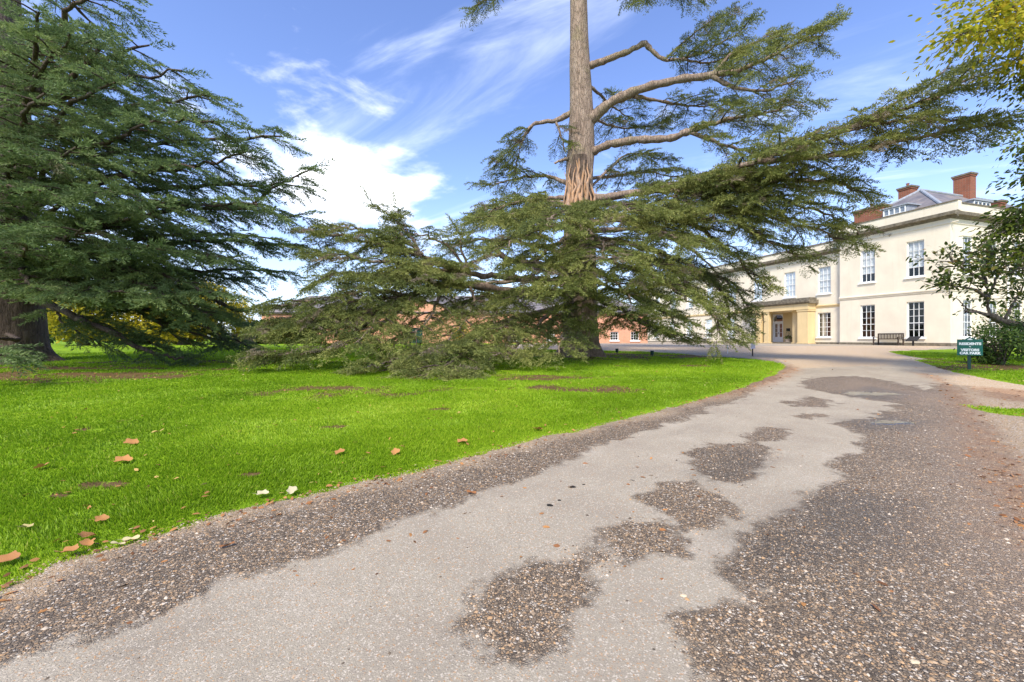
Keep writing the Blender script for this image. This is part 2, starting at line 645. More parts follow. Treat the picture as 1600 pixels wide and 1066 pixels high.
def drive_mat():
    m, n, l, b = mat('driveway_surface')
    p = pos(n)
    # fine worn tarmac
    a1 = noise(n, l, 1.2, 6, .6)
    a2 = noise(n, l, 150, 3, .75)
    a3 = noise(n, l, 55, 4, .7)
    mt_ = nd(n, 'ShaderNodeMapping', vector_type='TEXTURE')
    mt_.inputs['Rotation'].default_value = (0, 0, math.radians(42))
    mt_.inputs['Scale'].default_value = (4.5, .8, 1)
    l.new(p, mt_.inputs[0])
    trk_ = noise(n, l, 1.6, 5, .6, vec=mt_.outputs[0])
    vt = nd(n, 'ShaderNodeTexVoronoi', i_Scale=150.0)
    l.new(p, vt.inputs['Vector'])
    st = nd(n, 'ShaderNodeSeparateColor')
    l.new(vt.outputs['Color'], st.inputs[0])
    tar = ramp(n, l, a1, [(.3, (0.312, 0.262, 0.194)), (.55, (0.380, 0.328, 0.242)), (.75, (0.448, 0.386, 0.296))])
    tar = mixc(n, l, mth(n, l, 'MULTIPLY', sstep(n, l, trk_, .50, .72), .40), tar, (0.205, 0.176, 0.134))
    tar = mixc(n, l, mth(n, l, 'MULTIPLY', sstep(n, l, a3, .48, .70), .45), tar, (0.20, 0.165, 0.13))
    tar = mixc(n, l, mth(n, l, 'MULTIPLY', sstep(n, l, a2, .50, .66), .65), tar, (0.17, 0.142, 0.115))
    tar = mixc(n, l, mth(n, l, 'MULTIPLY', sstep(n, l, st.outputs[1], .86, .92), .6), tar, (0.62, 0.54, 0.43))
    tar = mixc(n, l, mth(n, l, 'MULTIPLY', sstep(n, l, st.outputs[0], .93, .95), .7), tar, (0.42, 0.24, 0.11))
    # exposed aggregate: stones in a dark wet bed
    v1 = nd(n, 'ShaderNodeTexVoronoi', i_Scale=78.0)
    l.new(p, v1.inputs['Vector'])
    v1e = nd(n, 'ShaderNodeTexVoronoi', i_Scale=78.0, feature='DISTANCE_TO_EDGE')
    l.new(p, v1e.inputs['Vector'])
    s1 = nd(n, 'ShaderNodeSeparateColor')
    l.new(v1.outputs['Color'], s1.inputs[0])
    stone = ramp(n, l, s1.outputs[0], [(0, (0.085, 0.066, 0.048)), (.35, (0.20, 0.155, 0.108)), (.6, (0.30, 0.222, 0.145)), (.8, (0.42, 0.26, 0.13)), (.9, (0.48, 0.41, 0.32)), (1, (0.66, 0.58, 0.47))])
    bigv = noise(n, l, 1.5, 5)
    bed = ramp(n, l, bigv, [(.35, (0.115, 0.088, 0.060)), (.7, (0.205, 0.150, 0.098))])
    agg = mixc(n, l, sstep(n, l, v1e.outputs['Distance'], .02, .10), bed, stone)
    browned = mth(n, l, 'MULTIPLY', sstep(n, l, attr(n, 'brown'), 0, 1), .5)
    agg = mixc(n, l, browned, agg, (0.40, 0.29, 0.20))
    # forecourt and edge gravel, pinkish buff
    g2 = noise(n, l, 30, 4, .7)
    grav = ramp(n, l, g2, [(.3, (0.32, 0.215, 0.118)), (.5, (0.47, 0.338, 0.20)), (.72, (0.61, 0.475, 0.315))])
    grav = mixc(n, l, mth(n, l, 'MULTIPLY', sstep(n, l, s1.outputs[1], .8, .9), .7), grav, (0.66, 0.61, 0.55))
    # leaf-brown litter
    lit = ramp(n, l, noise(n, l, 22, 5, .7), [(.3, (0.17, 0.085, 0.045)), (.5, (0.34, 0.19, 0.10)), (.72, (0.56, 0.38, 0.22))])
    nz = mth(n, l, 'SUBTRACT', noise(n, l, 5.5, 7, .66), .5)
    nzs = mth(n, l, 'SUBTRACT', noise(n, l, 1.6, 6, .6), .5)

    def msk(an, amp, w, fine=nz):
        x = mth(n, l, 'ADD', attr(n, an), mth(n, l, 'MULTIPLY', fine, amp))
        return sstep(n, l, x, -w, w)
    wet = msk('wet', .45, .06, mth(n, l, 'MULTIPLY', mth(n, l, 'ADD', nz, mth(n, l, 'MULTIPLY', nzs, 1.1)), attr(n, 'amp')))
    c = mixc(n, l, wet, tar, agg)
    gm = msk('gravel', 1.0, .25, nzs)
    c = mixc(n, l, gm, c, grav)
    lm = msk('litter', 1.1, .3, nz)
    c = mixc(n, l, mth(n, l, 'MULTIPLY', lm, .85), c, lit)
    dmp = mth(n, l, 'MULTIPLY', msk('damp', .5, .30, nzs), .55)
    c = mixc(n, l, dmp, c, (0.055, 0.048, 0.043))
    l.new(c, b.inputs['Base Color'])
    r = mth(n, l, 'SUBTRACT', .9, mth(n, l, 'MULTIPLY', wet, .25))
    r = mth(n, l, 'SUBTRACT', r, mth(n, l, 'MULTIPLY', dmp, .5), clamp=True)
    l.new(r, b.inputs['Roughness'])
    hh = mth(n, l, 'ADD', mth(n, l, 'MULTIPLY', sstep(n, l, v1e.outputs['Distance'], 0, .2), mth(n, l, 'ADD', mth(n, l, 'MULTIPLY', wet, .8), .1)), mth(n, l, 'MULTIPLY', a2, .35))
    bump(n, l, b, hh, .8, .012)
    return m


M['drive'] = drive_mat()


def water_mat():
    m, n, l, b = mat('puddle_water')
    b.inputs['Base Color'].default_value = (0.05, 0.045, 0.04, 1)
    b.inputs['Roughness'].default_value = 0.05
    b.inputs['Specular IOR Level'].default_value = 0.9
    b.inputs['Alpha'].default_value = 0.85
    bump(n, l, b, noise(n, l, 7, 3), .12, .02)
    return m


M['water'] = water_mat()

# ------------------------------------------------------------------ ground layout (world coordinates)
LAWN_EDGE = [gp(*q) for q in [(0, 925), (61, 894), (92, 878), (183, 853), (275, 826), (367, 801), (477, 777), (550, 757), (650, 737),
                             (744, 712), (837, 687), (900, 674), (1000, 650), (1080, 630), (1160, 607), (1210, 586), (1230, 574),
                             (1222, 567), (1185, 561.5), (1110, 556), (1000, 549), (860, 546.5), (780, 546)]]
DRIVE = [(-14, -3.2), (-6, 0.4)] + LAWN_EDGE + [gp(770, 541), (10, 70), (60, 60), (60, -25), (-20, -25)]
V1 = [gp(*q) for q in [(1385, 548.5), (1470, 545.5), (1600, 543.5), (1800, 543), (1800, 585), (1600, 573), (1520, 571), (1450, 562), (1400, 553)]]
V2 = [gp(*q) for q in [(1425, 561), (1470, 562.5), (1520, 569), (1600, 571), (1800, 583), (1800, 625), (1600, 603), (1530, 590), (1470, 577)]]
V3 = [gp(*q) for q in [(1500, 632), (1560, 636), (1800, 648), (1800, 680), (1600, 652), (1540, 645)]]
WET = [[gp(*q) for q in P] for P in [
    [(705, 985), (735, 945), (790, 905), (860, 880), (940, 862), (960, 880), (930, 910), (930, 940), (880, 985), (850, 1030), (780, 1035), (735, 1000)],
    [(935, 830), (960, 820), (1000, 820), (1040, 815), (1065, 840), (1060, 865), (1010, 870), (970, 880), (945, 860)],
    [(1000, 780), (1030, 758), (1080, 755), (1130, 775), (1155, 800), (1120, 820), (1070, 830), (1030, 810)],
    [(1078, 710), (1110, 697), (1180, 690), (1210, 710), (1190, 740), (1150, 760), (1110, 750), (1080, 730)],
    [(1160, 682), (1190, 668), (1230, 672), (1225, 690), (1180, 690)],
    [(1235, 630), (1270, 622), (1300, 630), (1280, 638), (1240, 637)],
    [(1218, 652), (1260, 648), (1298, 651), (1260, 655)],
    [(1105, 1066), (1092, 1030), (1070, 985), (1110, 965), (1150, 945), (1165, 915), (1130, 895), (1150, 850), (1180, 830), (1240, 805),
     (1265, 780), (1330, 745), (1285, 730), (1350, 705), (1340, 680), (1320, 665), (1360, 650), (1400, 642), (1395, 632), (1310, 618), (1255, 608),
     (1265, 592), (1340, 588), (1400, 600), (1450, 610), (1480, 600), (1700, 640), (2300, 1066), (2600, 1500), (1110, 1500)],
    [(-200, 1075), (0, 1045), (46, 1033), (122, 1003), (214, 975), (306, 942), (352, 911), (428, 893), (477, 878), (560, 846), (640, 812), (780, 764),
     (852, 736), (920, 708), (1000, 676), (1100, 644), (1165, 618), (1215, 590), (1235, 575), (1200, 560), (900, 600), (0, 800), (-200, 900)]]]
GRAVEL = [[gp(*q) for q in [(780, 540), (1000, 541), (1480, 541), (1420, 556), (1400, 568), (1380, 573), (1300, 574), (1240, 577), (1228, 566), (1100, 552), (780, 548)]],
          [gp(*q) for q in [(1425, 575), (1475, 590), (1510, 620), (1540, 660), (1600, 735), (1800, 850), (1800, 560)]]]
LITTER = [[gp(*q) for q in [(1060, 634), (1160, 604), (1215, 580), (1232, 570), (1250, 578), (1215, 598), (1150, 618)]],
          [gp(*q) for q in [(1430, 582), (1465, 588), (1500, 640), (1530, 720), (1600, 850), (1680, 850), (1600, 740), (1540, 670), (1505, 612)]],
          [gp(*q) for q in [(1520, 605), (1620, 612), (1800, 625), (1800, 645), (1620, 632), (1540, 622)]]]
DAMP = [[gp(*q) for q in P] for P in [
    [(1235, 795), (1330, 770), (1420, 790), (1420, 850), (1330, 860), (1240, 830)],
    [(1310, 612), (1360, 605), (1430, 618), (1400, 628), (1330, 622)],
    [(1320, 660), (1380, 650), (1440, 660), (1420, 674), (1350, 672)],
    [(1120, 715), (1180, 705), (1195, 730), (1140, 752), (1100, 742)],
    [(1150, 850), (1260, 815), (1300, 870), (1180, 900)]]]


def smax(polys, x, y):
    d = np.full(x.shape, -1e9)
    for P in polys:
        d = np.maximum(d, sdf(P, x, y))
    return d


def lawn_d(x, y):
    """positive on turf, metres to the edge"""
    d = -sdf(DRIVE, x, y)
    return np.maximum(d, smax([V1, V2, V3], x, y))


# bare soil: x, y, half sizes (m), strength
SOIL = []
for px, py, rx, ry, st in [(560, 610, 1.7, .6, .5), (880, 607, 1.7, .6, .5), (60, 588, 4.5, .9, .75), (300, 566, 4.0, .7, .6), (150, 575, 5.0, .6, .55), (145, 672, .18, .06, .8),
                           (160, 757, .16, .05, .8), (375, 660, .12, .05, .8), (390, 742, .10, .04, .8), (530, 668, .2, .08, .75), (95, 775, .10, .03, .8), (620, 700, .15, .05, .7), (700, 640, .25, .08, .7), (905, 556, 3.2, 1.6, .8), (1060, 557, 3.5, .7, .75),
                           (660, 575, 2.5, .8, .6), (1560, 575, 3, .5, .9), (1445, 561.5, 1.0, .22, .9), (1485, 566, 1.1, .22, .9), (1525, 571, 1.1, .25, .9), (1030, 572, 2.2, .4, .5), (770, 590, 2.5, .6, .55)]:
    gx, gy = gp(px, py)
    SOIL.append((gx, gy, rx, ry, st))


def soil_d(x, y):
    s = np.zeros(x.shape)
    for gx, gy, rx, ry, st in SOIL:
        q = np.sqrt(((x - gx) / rx) ** 2 + ((y - gy) / ry) ** 2)
        s = np.maximum(s, st * np.clip(1.6 - .8 * q, 0, 1))
    return s


def soil_n(x, y):
    return soil_d(x, y) + 1.5 * (vnoise(x * 1.3, y * 2.2, 77, 4) - .5)


def polar(r0, r1, nr, front, nth, back_step=6.0):
    th = np.concatenate([np.linspace(-front, front, nth), np.arange(front + back_step, 360 - front, back_step)])
    th = np.radians(th)
    r = np.exp(np.linspace(math.log(r0), math.log(r1), nr))
    R, T = np.meshgrid(r, th, indexing='ij')
    X, Y = R * np.sin(T), R * np.cos(T)
    n = len(th)
    i = np.arange(nr - 1)[:, None] * n
    k = np.arange(n)[None, :]
    k2 = (k + 1) % n
    Q = np.stack([i + k, i + n + k, i + n + k2, i + k2], -1).reshape(-1, 4)
    return X.ravel(), Y.ravel(), Q


def edge_n(x, y):
    return .16 * (vnoise(x * 2.2, y * 2.2, 9) - .5) + .14 * (vnoise(x * 9, y * 9, 19) - .5)


def build_ground():
    X, Y, Q = polar(.35, 2500, 220, 62, 290)
    d = lawn_d(X, Y)
    Z = tz(X, Y) + .02 * (vnoise(X * .5, Y * .5, 5) - .5) + np.where(np.hypot(X, Y) > 60, -.05, 0)
    Z = np.where(d < -.4, Z - .12, np.where(d < 0, Z - .12 * (-d / .4), Z))
    o = link('ground', mesh_np('ground', np.stack([X, Y, Z], 1), Q, {'soil': soil_n(X, Y)}, True), M['turf'])
    tag(o, kind='structure')
    X, Y, Q = polar(.35, 75, 330, 62, 430)
    d = lawn_d(X, Y) + edge_n(X, Y)
    gz = tz(X, Y) + .02 * (vnoise(X * .5, Y * .5, 5) - .5)
    Z = gz + np.clip(-d * .16, -.05, .014)
    keep = (d < .25)[Q].any(1)
    used = np.unique(Q[keep])
    remap = np.zeros(len(X), int)
    remap[used] = np.arange(len(used))
    X, Y, Z = X[used], Y[used], Z[used]
    wet = smax(WET, X, Y)
    at_ = {'amp': np.clip(Y / 4.5, 1, 3.2), 'wet': wet, 'gravel': np.maximum(smax(GRAVEL, X, Y), np.where(X < 5, d[used] + .16, -9)), 'litter': smax(LITTER, X, Y), 'damp': smax(DAMP, X, Y),
           'brown': np.clip((X - 1.2) / 2.0, 0, 1) * np.clip((wet + .2) / 1.5, 0, 1)}
    o = link('driveway', mesh_np('driveway', np.stack([X, Y, Z], 1), remap[Q[keep]], at_, True), M['drive'])
    tag(o, kind='structure')


build_ground()


def puddle(px, py, rx, ry, ang):
    gx, gy = gp(px, py)
    n, m = 40, 12
    vs, qs = [], []
    for j in range(m + 1):
        q = j / m
        for i in range(n):
            a = 2 * math.pi * i / n
            wob = 1 + .35 * math.sin(3 * a + px) * .4 + .2 * math.sin(7 * a + py) * .5
            x, y = rx * q * wob * math.cos(a), ry * q * wob * math.sin(a)
            X = gx + x * math.cos(ang) - y * math.sin(ang)
            Y = gy + x * math.sin(ang) + y * math.cos(ang)
            z = float(tz(X, Y)) + .02 * (float(vnoise(np.array([X * .5]), np.array([Y * .5]), 5)[0]) - .5)
            vs.append((X, Y, z + .019 - .012 * q ** 4 + .006 * (float(vnoise(np.array([X * 6]), np.array([Y * 6]), 3)[0]) - .5) * (q ** .5)))
    for j in range(m):
        for i in range(n):
            i2 = (i + 1) % n
            qs.append((j * n + i, j * n + i2, (j + 1) * n + i2, (j + 1) * n + i))
    o = link('puddle', mesh_np('puddle', np.array(vs), np.array(qs), None, True), M['water'])
    tag(o, kind='structure')


puddle(1360, 616, .72, .30, .1)
puddle(1392, 662, .42, .16, 0.1)

# ------------------------------------------------------------------ the house
C0 = np.array([29.06, 28.0])
D1 = np.array([-.29, .957])
N1 = np.array([-.957, -.29])
D2 = -N1
N2 = -D1


def fr_main(s, n, z):      # long front: s away from the corner, n outward, z above the eye
    p = C0 + s * D1 + n * N1
    return (p[0], p[1], EYE + z)


def fr_right(s, n, z):
    p = C0 + s * D2 + n * N2
    return (p[0], p[1], EYE + z)


def facade(fr, s0, s1, z0, z1, n, opens, depth=.2):
    """wall sheet with real recessed openings"""
    mb = MB()
    S = sorted({s0, s1, *[o[0] for o in opens], *[o[1] for o in opens]})
    Z = sorted({z0, z1, *[o[2] for o in opens], *[o[3] for o in opens]})
    for a, b in zip(S, S[1:]):
        for c, d in zip(Z, Z[1:]):
            ms, mz = (a + b) / 2, (c + d) / 2
            if any(o[0] < ms < o[1] and o[2] < mz < o[3] for o in opens):
                continue
            mb.quad(fr(a, n, c), fr(b, n, c), fr(b, n, d), fr(a, n, d))
    for a, b, c, d in opens:
        i = n - depth
        mb.quad(fr(a, n, c), fr(a, i, c), fr(a, i, d), fr(a, n, d))
        mb.quad(fr(b, n, c), fr(b, i, c), fr(b, i, d), fr(b, n, d))
        mb.quad(fr(a, n, d), fr(b, n, d), fr(b, i, d), fr(a, i, d))
        mb.quad(fr(a, n, c), fr(b, n, c), fr(b, i, c), fr(a, i, c))
    return mb


def window(fr, n, s0, s1, z0, z1, cols, rows, parent, blind=0.0, curtain=False, depth=.13, trim=M['trim'], meeting=True):
    """sash window set in its opening: frame part > pane, glazing_bars, sill, blind, curtain"""
    f = .065
    i = n - depth
    w = MB()
    w.fbox(fr, s0, s0 + f, i - .06, i + .04, z0, z1)
    w.fbox(fr, s1 - f, s1, i - .06, i + .04, z0, z1)
    w.fbox(fr, s0 + f, s1 - f, i - .06, i + .04, z1 - f, z1)
    w.fbox(fr, s0 + f, s1 - f, i - .06, i + .04, z0, z0 + f * 1.3)
    o = w.build('window', trim, parent)
    a0, a1, b0, b1 = s0 + f, s1 - f, z0 + f * 1.3, z1 - f
    g = MB()
    bw = .024
    for k in range(1, cols):
        x = a0 + (a1 - a0) * k / cols
        g.fbox(fr, x - bw / 2, x + bw / 2, i - .03, i + .015, b0, b1)
    for k in range(1, rows):
        y = b0 + (b1 - b0) * k / rows
        t = .045 if meeting and k == rows // 2 else bw
        g.fbox(fr, a0, a1, i - .028, i + (.03 if t > .03 else .013), y - t / 2, y + t / 2)
    g.build('glazing_bars', trim, o)
    for c in range(cols):
        for r in range(rows):
            p = MB()
            x0, x1 = a0 + (a1 - a0) * c / cols, a0 + (a1 - a0) * (c + 1) / cols
            y0, y1 = b0 + (b1 - b0) * r / rows, b0 + (b1 - b0) * (r + 1) / rows
            t = random.uniform(-.004, .004)
            p.quad(fr(x0, i - .008 + t, y0), fr(x1, i - .008, y0), fr(x1, i - .008 - t, y1), fr(x0, i - .008, y1))
            p.build('pane', M['glass'], o)
    s = MB()
    s.fbox(fr, s0 - .10, s1 + .10, i + .041, n + .10, z0 - .10, z0 + .012)
    s.build('sill', trim, o)
    if blind:
        bl = MB()
        zb = z1 - (z1 - z0) * blind
        k = 9
        for q in range(k):
            y0, y1 = zb + (z1 - zb) * q / k, zb + (z1 - zb) * (q + 1) / k
            bl.quad(fr(a0, i - .07, y0), fr(a1, i - .07, y0), fr(a1, i - .085, y1), fr(a0, i - .085, y1))
        bl.build('blind', M['blind'], o)
    if curtain:
        cb = MB()
        for u0, u1 in ((a0, a0 + .22), (a1 - .42, a1)):
            k = 8
            pts = [(u0 + (u1 - u0) * q / k, i - .22 + .05 * math.sin(q * 2.3)) for q in range(k + 1)]
            for (x0, y0), (x1, y1) in zip(pts, pts[1:]):
                cb.quad(fr(x0, y0, z0), fr(x1, y1, z0), fr(x1, y1, z1), fr(x0, y0, z1))
        cb.build('curtain', M['curtain'], o)
    return o


def moulding(fr, s0, s1, n, prof, mb):
    """extrude a profile of (outward, z) along the wall"""
    for (n0, z0), (n1, z1) in zip(prof, prof[1:]):
        mb.quad(fr(s0, n + n0, z0), fr(s1, n + n0, z0), fr(s1, n + n1, z1), fr(s0, n + n1, z1))
    for s in (s0, s1):
        mb.add([fr(s, n + a, b) for a, b in prof], [tuple(range(len(prof)))])


def build_house():
    h = empty('country_house', (*C0, .8))
    tag(h, 'cream rendered two storey country house with sash windows, parapet and brick chimneys', 'house')
    zb = -1.0
    WN = -.45
    L1, L2, LW = 7.1, 16.0, 36.0
    lo, up = (.10, 2.66), (4.40, 6.95)
    front = [(1.42, 2.46, *lo), (1.42, 2.46, *up), (4.5, 5.54, *lo), (4.5, 5.54, *up)]
    right = [(1.31, 2.38, *lo), (1.31, 2.38, *up), (4.05, 5.12, *lo), (4.05, 5.12, *up), (6.9, 7.97, *lo), (6.9, 7.97, *up)]
    # main block walls
    facade(fr_main, 0, L1, zb, 9.1, 0, front).build('wall', M['cream'], h)
    facade(fr_right, 0, L2, zb, 9.1, 0, right).build('wall', M['cream'], h)
    w = MB()
    w.quad(fr_main(L1, 0, zb), fr_main(L1, -.6, zb), fr_main(L1, -.6, 9.1), fr_main(L1, 0, 9.1))
    w.build('wall', M['cream'], h)
    # dark rooms behind the glass
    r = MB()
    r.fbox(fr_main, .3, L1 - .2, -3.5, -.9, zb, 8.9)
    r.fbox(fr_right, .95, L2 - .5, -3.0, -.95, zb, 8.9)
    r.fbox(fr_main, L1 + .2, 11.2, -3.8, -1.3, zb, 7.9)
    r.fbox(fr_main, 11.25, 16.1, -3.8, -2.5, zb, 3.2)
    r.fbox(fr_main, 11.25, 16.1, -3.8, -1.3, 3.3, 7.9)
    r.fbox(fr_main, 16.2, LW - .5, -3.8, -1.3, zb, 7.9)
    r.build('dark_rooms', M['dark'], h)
    for a in front:
        window(fr_main, 0, *a, 3, 5 if a[2] < 3 else 4, h, blind=.72 if a[2] > 3 else 0)
    for k, a in enumerate(right):
        window(fr_right, 0, *a, 3, 5 if a[2] < 3 else 4, h, blind=(.9, .6, .5, .7, 0, .5)[k])
    # string course, frieze line, cornice, parapet
    def strings(fr, s0, s1, n, z):
        m = MB()
        moulding(fr, s0, s1, n, [(0, z), (.05, z + .02), (.05, z + .10), (.10, z + .13), (.10, z + .22), (0, z + .26)], m)
        m.build('string_course', M['ochre'] if z < 3 else M['cream'], h)

    strings(fr_main, -.10, L1 + .02, 0, 3.18)
    strings(fr_right, .002, L2, 0, 3.181)

    def cornice(fr, s0, s1, n, z, ph):
        m = MB()
        moulding(fr, s0, s1, n, [(.0, z - .34), (.05, z - .32), (.05, z - .26), (0, z - .24)], m)
        m.build('frieze_moulding', M['cream'], h)
        m = MB()
        moulding(fr, s0, s1, n, [(.0, z), (.12, z + .04), (.16, z + .12), (.40, z + .17), (.42, z + .38), (.06, z + .46), (0, z + .46)], m)
        m.build('cornice', M['stone'], h)
        m = MB()
        m.fbox(fr, s0, s1, n - .30, n + .05, z + .44, z + ph)
        m.build('parapet', M['ochre'] if ph > 2 else M['cream'], h)
        m = MB()
        m.fbox(fr, s0 - .0, s1 + .02, n - .34, n + .10, z + ph, z + ph + .08)
        m.build('coping', M['stone'], h)

    cornice(fr_main, -.42, L1 + .3, 0, 8.02, 1.06)
    cornice(fr_right, -.002, L2, 0, 8.023, 1.062)
    # plinth
    m = MB()
    m.fbox(fr_main, -.06, L1 + .05, 0, .06, zb, -.26)
    m.fbox(fr_right, .0, L2, 0, .062, zb, -.262)
    m.build('plinth', M['stone'], h)

    # wing, set back
    wo, wu = (.17, 2.30), (3.92, 6.26)
    openw = [(8.17, 9.30, *wo), (8.17, 9.30, *wu), (11.4, 12.53, *wu)]
    door = (13.80, 15.0, -.50, 2.50)
    porch = (11.6, 15.9, -.95, 2.55)
    RN = -1.8
    for k in range(6):
        s = 15.0 + k * 3.3
        openw.append((s, s + 1.13, *wu))
        if k > 0:
            openw.append((s + .2, s + 1.33, *wo))
    facade(fr_main, L1 - .3, LW, zb, 8.0, WN, openw + [porch], .22).build('wall', M['cream'], h)
    m = facade(fr_main, porch[0], porch[1], zb, porch[3], RN, [door], .25)
    for sj in porch[:2]:
        m.quad(fr_main(sj, WN - .22, zb), fr_main(sj, RN, zb), fr_main(sj, RN, porch[3]), fr_main(sj, WN - .22, porch[3]))
    m.quad(fr_main(porch[0], WN - .22, porch[3]), fr_main(porch[1], WN - .22, porch[3]), fr_main(porch[1], RN, porch[3]), fr_main(porch[0], RN, porch[3]))
    m.build('porch_wall', M['ochre'], h)
    for k, a in enumerate(openw):
        window(fr_main, WN, *a, 3, 5 if a[2] < 3 else 4, h, blind=1.0 if a[2] > 3 else 0, curtain=(k == 0))
    strings(fr_main, L1 + .01, LW, WN, 2.72)
    cornice(fr_main, L1 + .01, LW, WN, 7.25, .95)
    m = MB()
    m.fbox(fr_main, L1 + .06, LW, WN, WN + .06, zb, -.27)
    m.build('plinth', M['stone'], h)

    # front door: arched fanlight, two glazed leaves
    dn = RN - .12
    s0, s1, z0, z1 = door
    fm = MB()
    fm.fbox(fr_main, s0, s0 + .09, dn - .05, dn + .08, z0, z1)
    fm.fbox(fr_main, s1 - .09, s1, dn - .05, dn + .08, z0, z1)
    fm.fbox(fr_main, s0 + .09, s1 - .09, dn - .05, dn + .07, 1.62, 1.78)
    fm.fbox(fr_main, s0 + .09, s1 - .09, dn - .05, dn + .08, z1 - .07, z1)
    k = 12
    for q in range(k):     # spandrels of the arch
        x0, x1 = s0 + .09 + (s1 - s0 - .18) * q / k, s0 + .09 + (s1 - s0 - .18) * (q + 1) / k
        mid = ((x0 + x1) / 2 - (s0 + s1) / 2) / ((s1 - s0) / 2 - .09)
        zt = 2.12 + .30 * math.sqrt(max(0, 1 - mid * mid))
        fm.fbox(fr_main, x0, x1, dn - .04, dn + .05, zt, z1 - .07)
    d = fm.build('door', M['trim'], h)
    lf = MB()
    mid = (s0 + s1) / 2
    for a, b in ((s0 + .09, mid - .004), (mid + .004, s1 - .09)):
        lf.fbox(fr_main, a, a + .10, dn - .04, dn + .02, z0, 1.62)
        lf.fbox(fr_main, b - .10, b, dn - .04, dn + .02, z0, 1.62)
        lf.fbox(fr_main, a + .10, b - .10, dn - .04, dn + .02, z0, z0 + .72)
        lf.fbox(fr_main, a + .10, b - .10, dn - .04, dn + .02, 1.52, 1.62)
        for q in (1, 2):
            zc = z0 + .72 + (1.52 - z0 - .72) * q / 3
            lf.fbox(fr_main, a + .10, b - .10, dn - .03, dn + .01, zc - .015, zc + .015)
    lf.build('door_leaves', M['trim'], d)
    for a, b in ((s0 + .19, mid - .104), (mid + .104, s1 - .19)):
        for q in range(3):
            y0, y1 = z0 + .72 + (1.52 - z0 - .72) * q / 3, z0 + .72 + (1.52 - z0 - .72) * (q + 1) / 3
            p = MB()
            p.quad(fr_main(a, dn - .015, y0), fr_main(b, dn - .015, y0), fr_main(b, dn - .015, y1), fr_main(a, dn - .015, y1))
            p.build('pane', M['glass'], d)
    p = MB()
    p.quad(fr_main(s0 + .09, dn - .016, 1.78), fr_main(s1 - .09, dn - .016, 1.78), fr_main(s1 - .09, dn - .016, z1 - .07), fr_main(s0 + .09, dn - .016, z1 - .07))
    p.build('fanlight', M['glass'], d)
    p = MB()
    p.fbox(fr_main, mid - .05, mid - .02, dn + .021, dn + .06, .52, .66)
    p.build('handle', M['iron'], d)
    m = MB()
    m.fbox(fr_main, 13.05, 13.43, RN, RN + .03, .75, 1.05)
    m.build('wall_plaque', M['iron'], h)

    # portico
    pt = MB()
    P0, P1 = 9.42, 15.9
    nf = .5
    pt.fbox(fr_main, P0, P1, WN + .01, nf, 2.62, 3.12)
    pt.build('portico_beam', M['ochre'], h)
    pt = MB()
    moulding(fr_main, P0 - .22, P1 + .22, nf, [(0, 3.12), (.10, 3.14), (.22, 3.26), (.24, 3.42), (-.1, 3.46)], pt)
    pt.fbox(fr_main, P0 - .22, P1 + .22, WN + .01, nf - .05, 3.121, 3.455)
    pt.build('portico_cornice', M['stone'], h)
    pt = MB()
    pt.fbox(fr_main, P0 - .05, P1 + .05, WN + .02, nf - .12, 3.456, 3.66)
    pt.build('portico_parapet', M['stone'], h)
    for a, b, n0, n1 in ((9.5, 10.5, -.40, .42), (13.45, 14.0, .10, .42), (14.35, 14.9, .10, .42), (11.05, 11.55, WN, WN + .18)):
        c = MB()
        c.fbox(fr_main, a, b, n0, n1, -.32, 2.45)
        c.fbox(fr_main, a - .06, b + .06, max(n0 - .06, WN + .005), n1 + .045, 2.45, 2.619)
        c.fbox(fr_main, a - .07, b + .07, max(n0 - .07, WN + .005), n1 + .07, -.8, -.32)
        c.build('pier', M['ochre'], h, bevel=.015)
    st = MB()
    st.fbox(fr_main, P0 - .1, P1 + .1, WN + .065, nf + .35, -.9, -.40)
    st.build('step', M['stone'], h, bevel=.02)

    # roof of the main block: hipped slate behind the parapet
    rf = MB()
    ez, rz, ap = 8.75, 11.9, 4.5
    e0 = fr_main(.35, -.45, ez)
    e1 = fr_main(8.65, -.45, ez)
    a0 = fr_main(ap, -5.2, rz)
    a1 = fr_main(ap, -16, rz)
    b0 = fr_main(.35, -16, ez)
    b1 = fr_main(8.65, -16, ez)
    rf.add([e0, e1, a0], [(0, 1, 2)])
    rf.quad(e0, a0, a1, b0)
    rf.quad(e1, a0, a1, b1)
    roof = rf.build('roof', M['slate'], h)
    hp = MB()
    up_ = np.array([0, 0, .03])
    for a, b in ((e0, a0), (e1, a0), (a0, a1)):
        hp.tube([np.array(a) + up_, np.array(b) + up_], [.11, .11], 8)
    hp.build('lead_ridges', M['lead'], roof)
    rw = MB()
    rw.quad(fr_main(L1, WN - .5, 7.6), fr_main(LW, WN - .5, 7.6), fr_main(LW, WN - 4.5, 9.4), fr_main(L1, WN - 4.5, 9.4))
    rw.build('roof', M['slate'], h)

    def dormer(fr, s0, s1, n0, n1, z0, z1, cols):
        m = MB()
        m.fbox(fr, s0, s1, n1, n0, z0, z1)
        m.fbox(fr, s0 - .12, s1 + .12, n1, n0 + .12, z1, z1 + .10)
        d_ = m.build('dormer', M['lead'], h)
        fm = MB()
        a0, a1, b0, b1 = s0 + .1, s1 - .1, z0 + .12, z1 - .04
        fm.fbox(fr, a0, a1, n0 + .002, n0 + .05, b0 - .05, b0)
        fm.fbox(fr, a0, a1, n0 + .002, n0 + .05, b1 - .05, b1)
        for q in range(cols + 1):
            x = a0 + (a1 - a0) * q / cols
            fm.fbox(fr, x - .03, x + .03, n0 + .003, n0 + .06, b0, b1 - .05)
        fm.fbox(fr, a0, a1, n0 + .003, n0 + .04, (b0 + b1) / 2 - .015, (b0 + b1) / 2 + .015)
        fm.build('dormer_frame', M['trim'], d_)
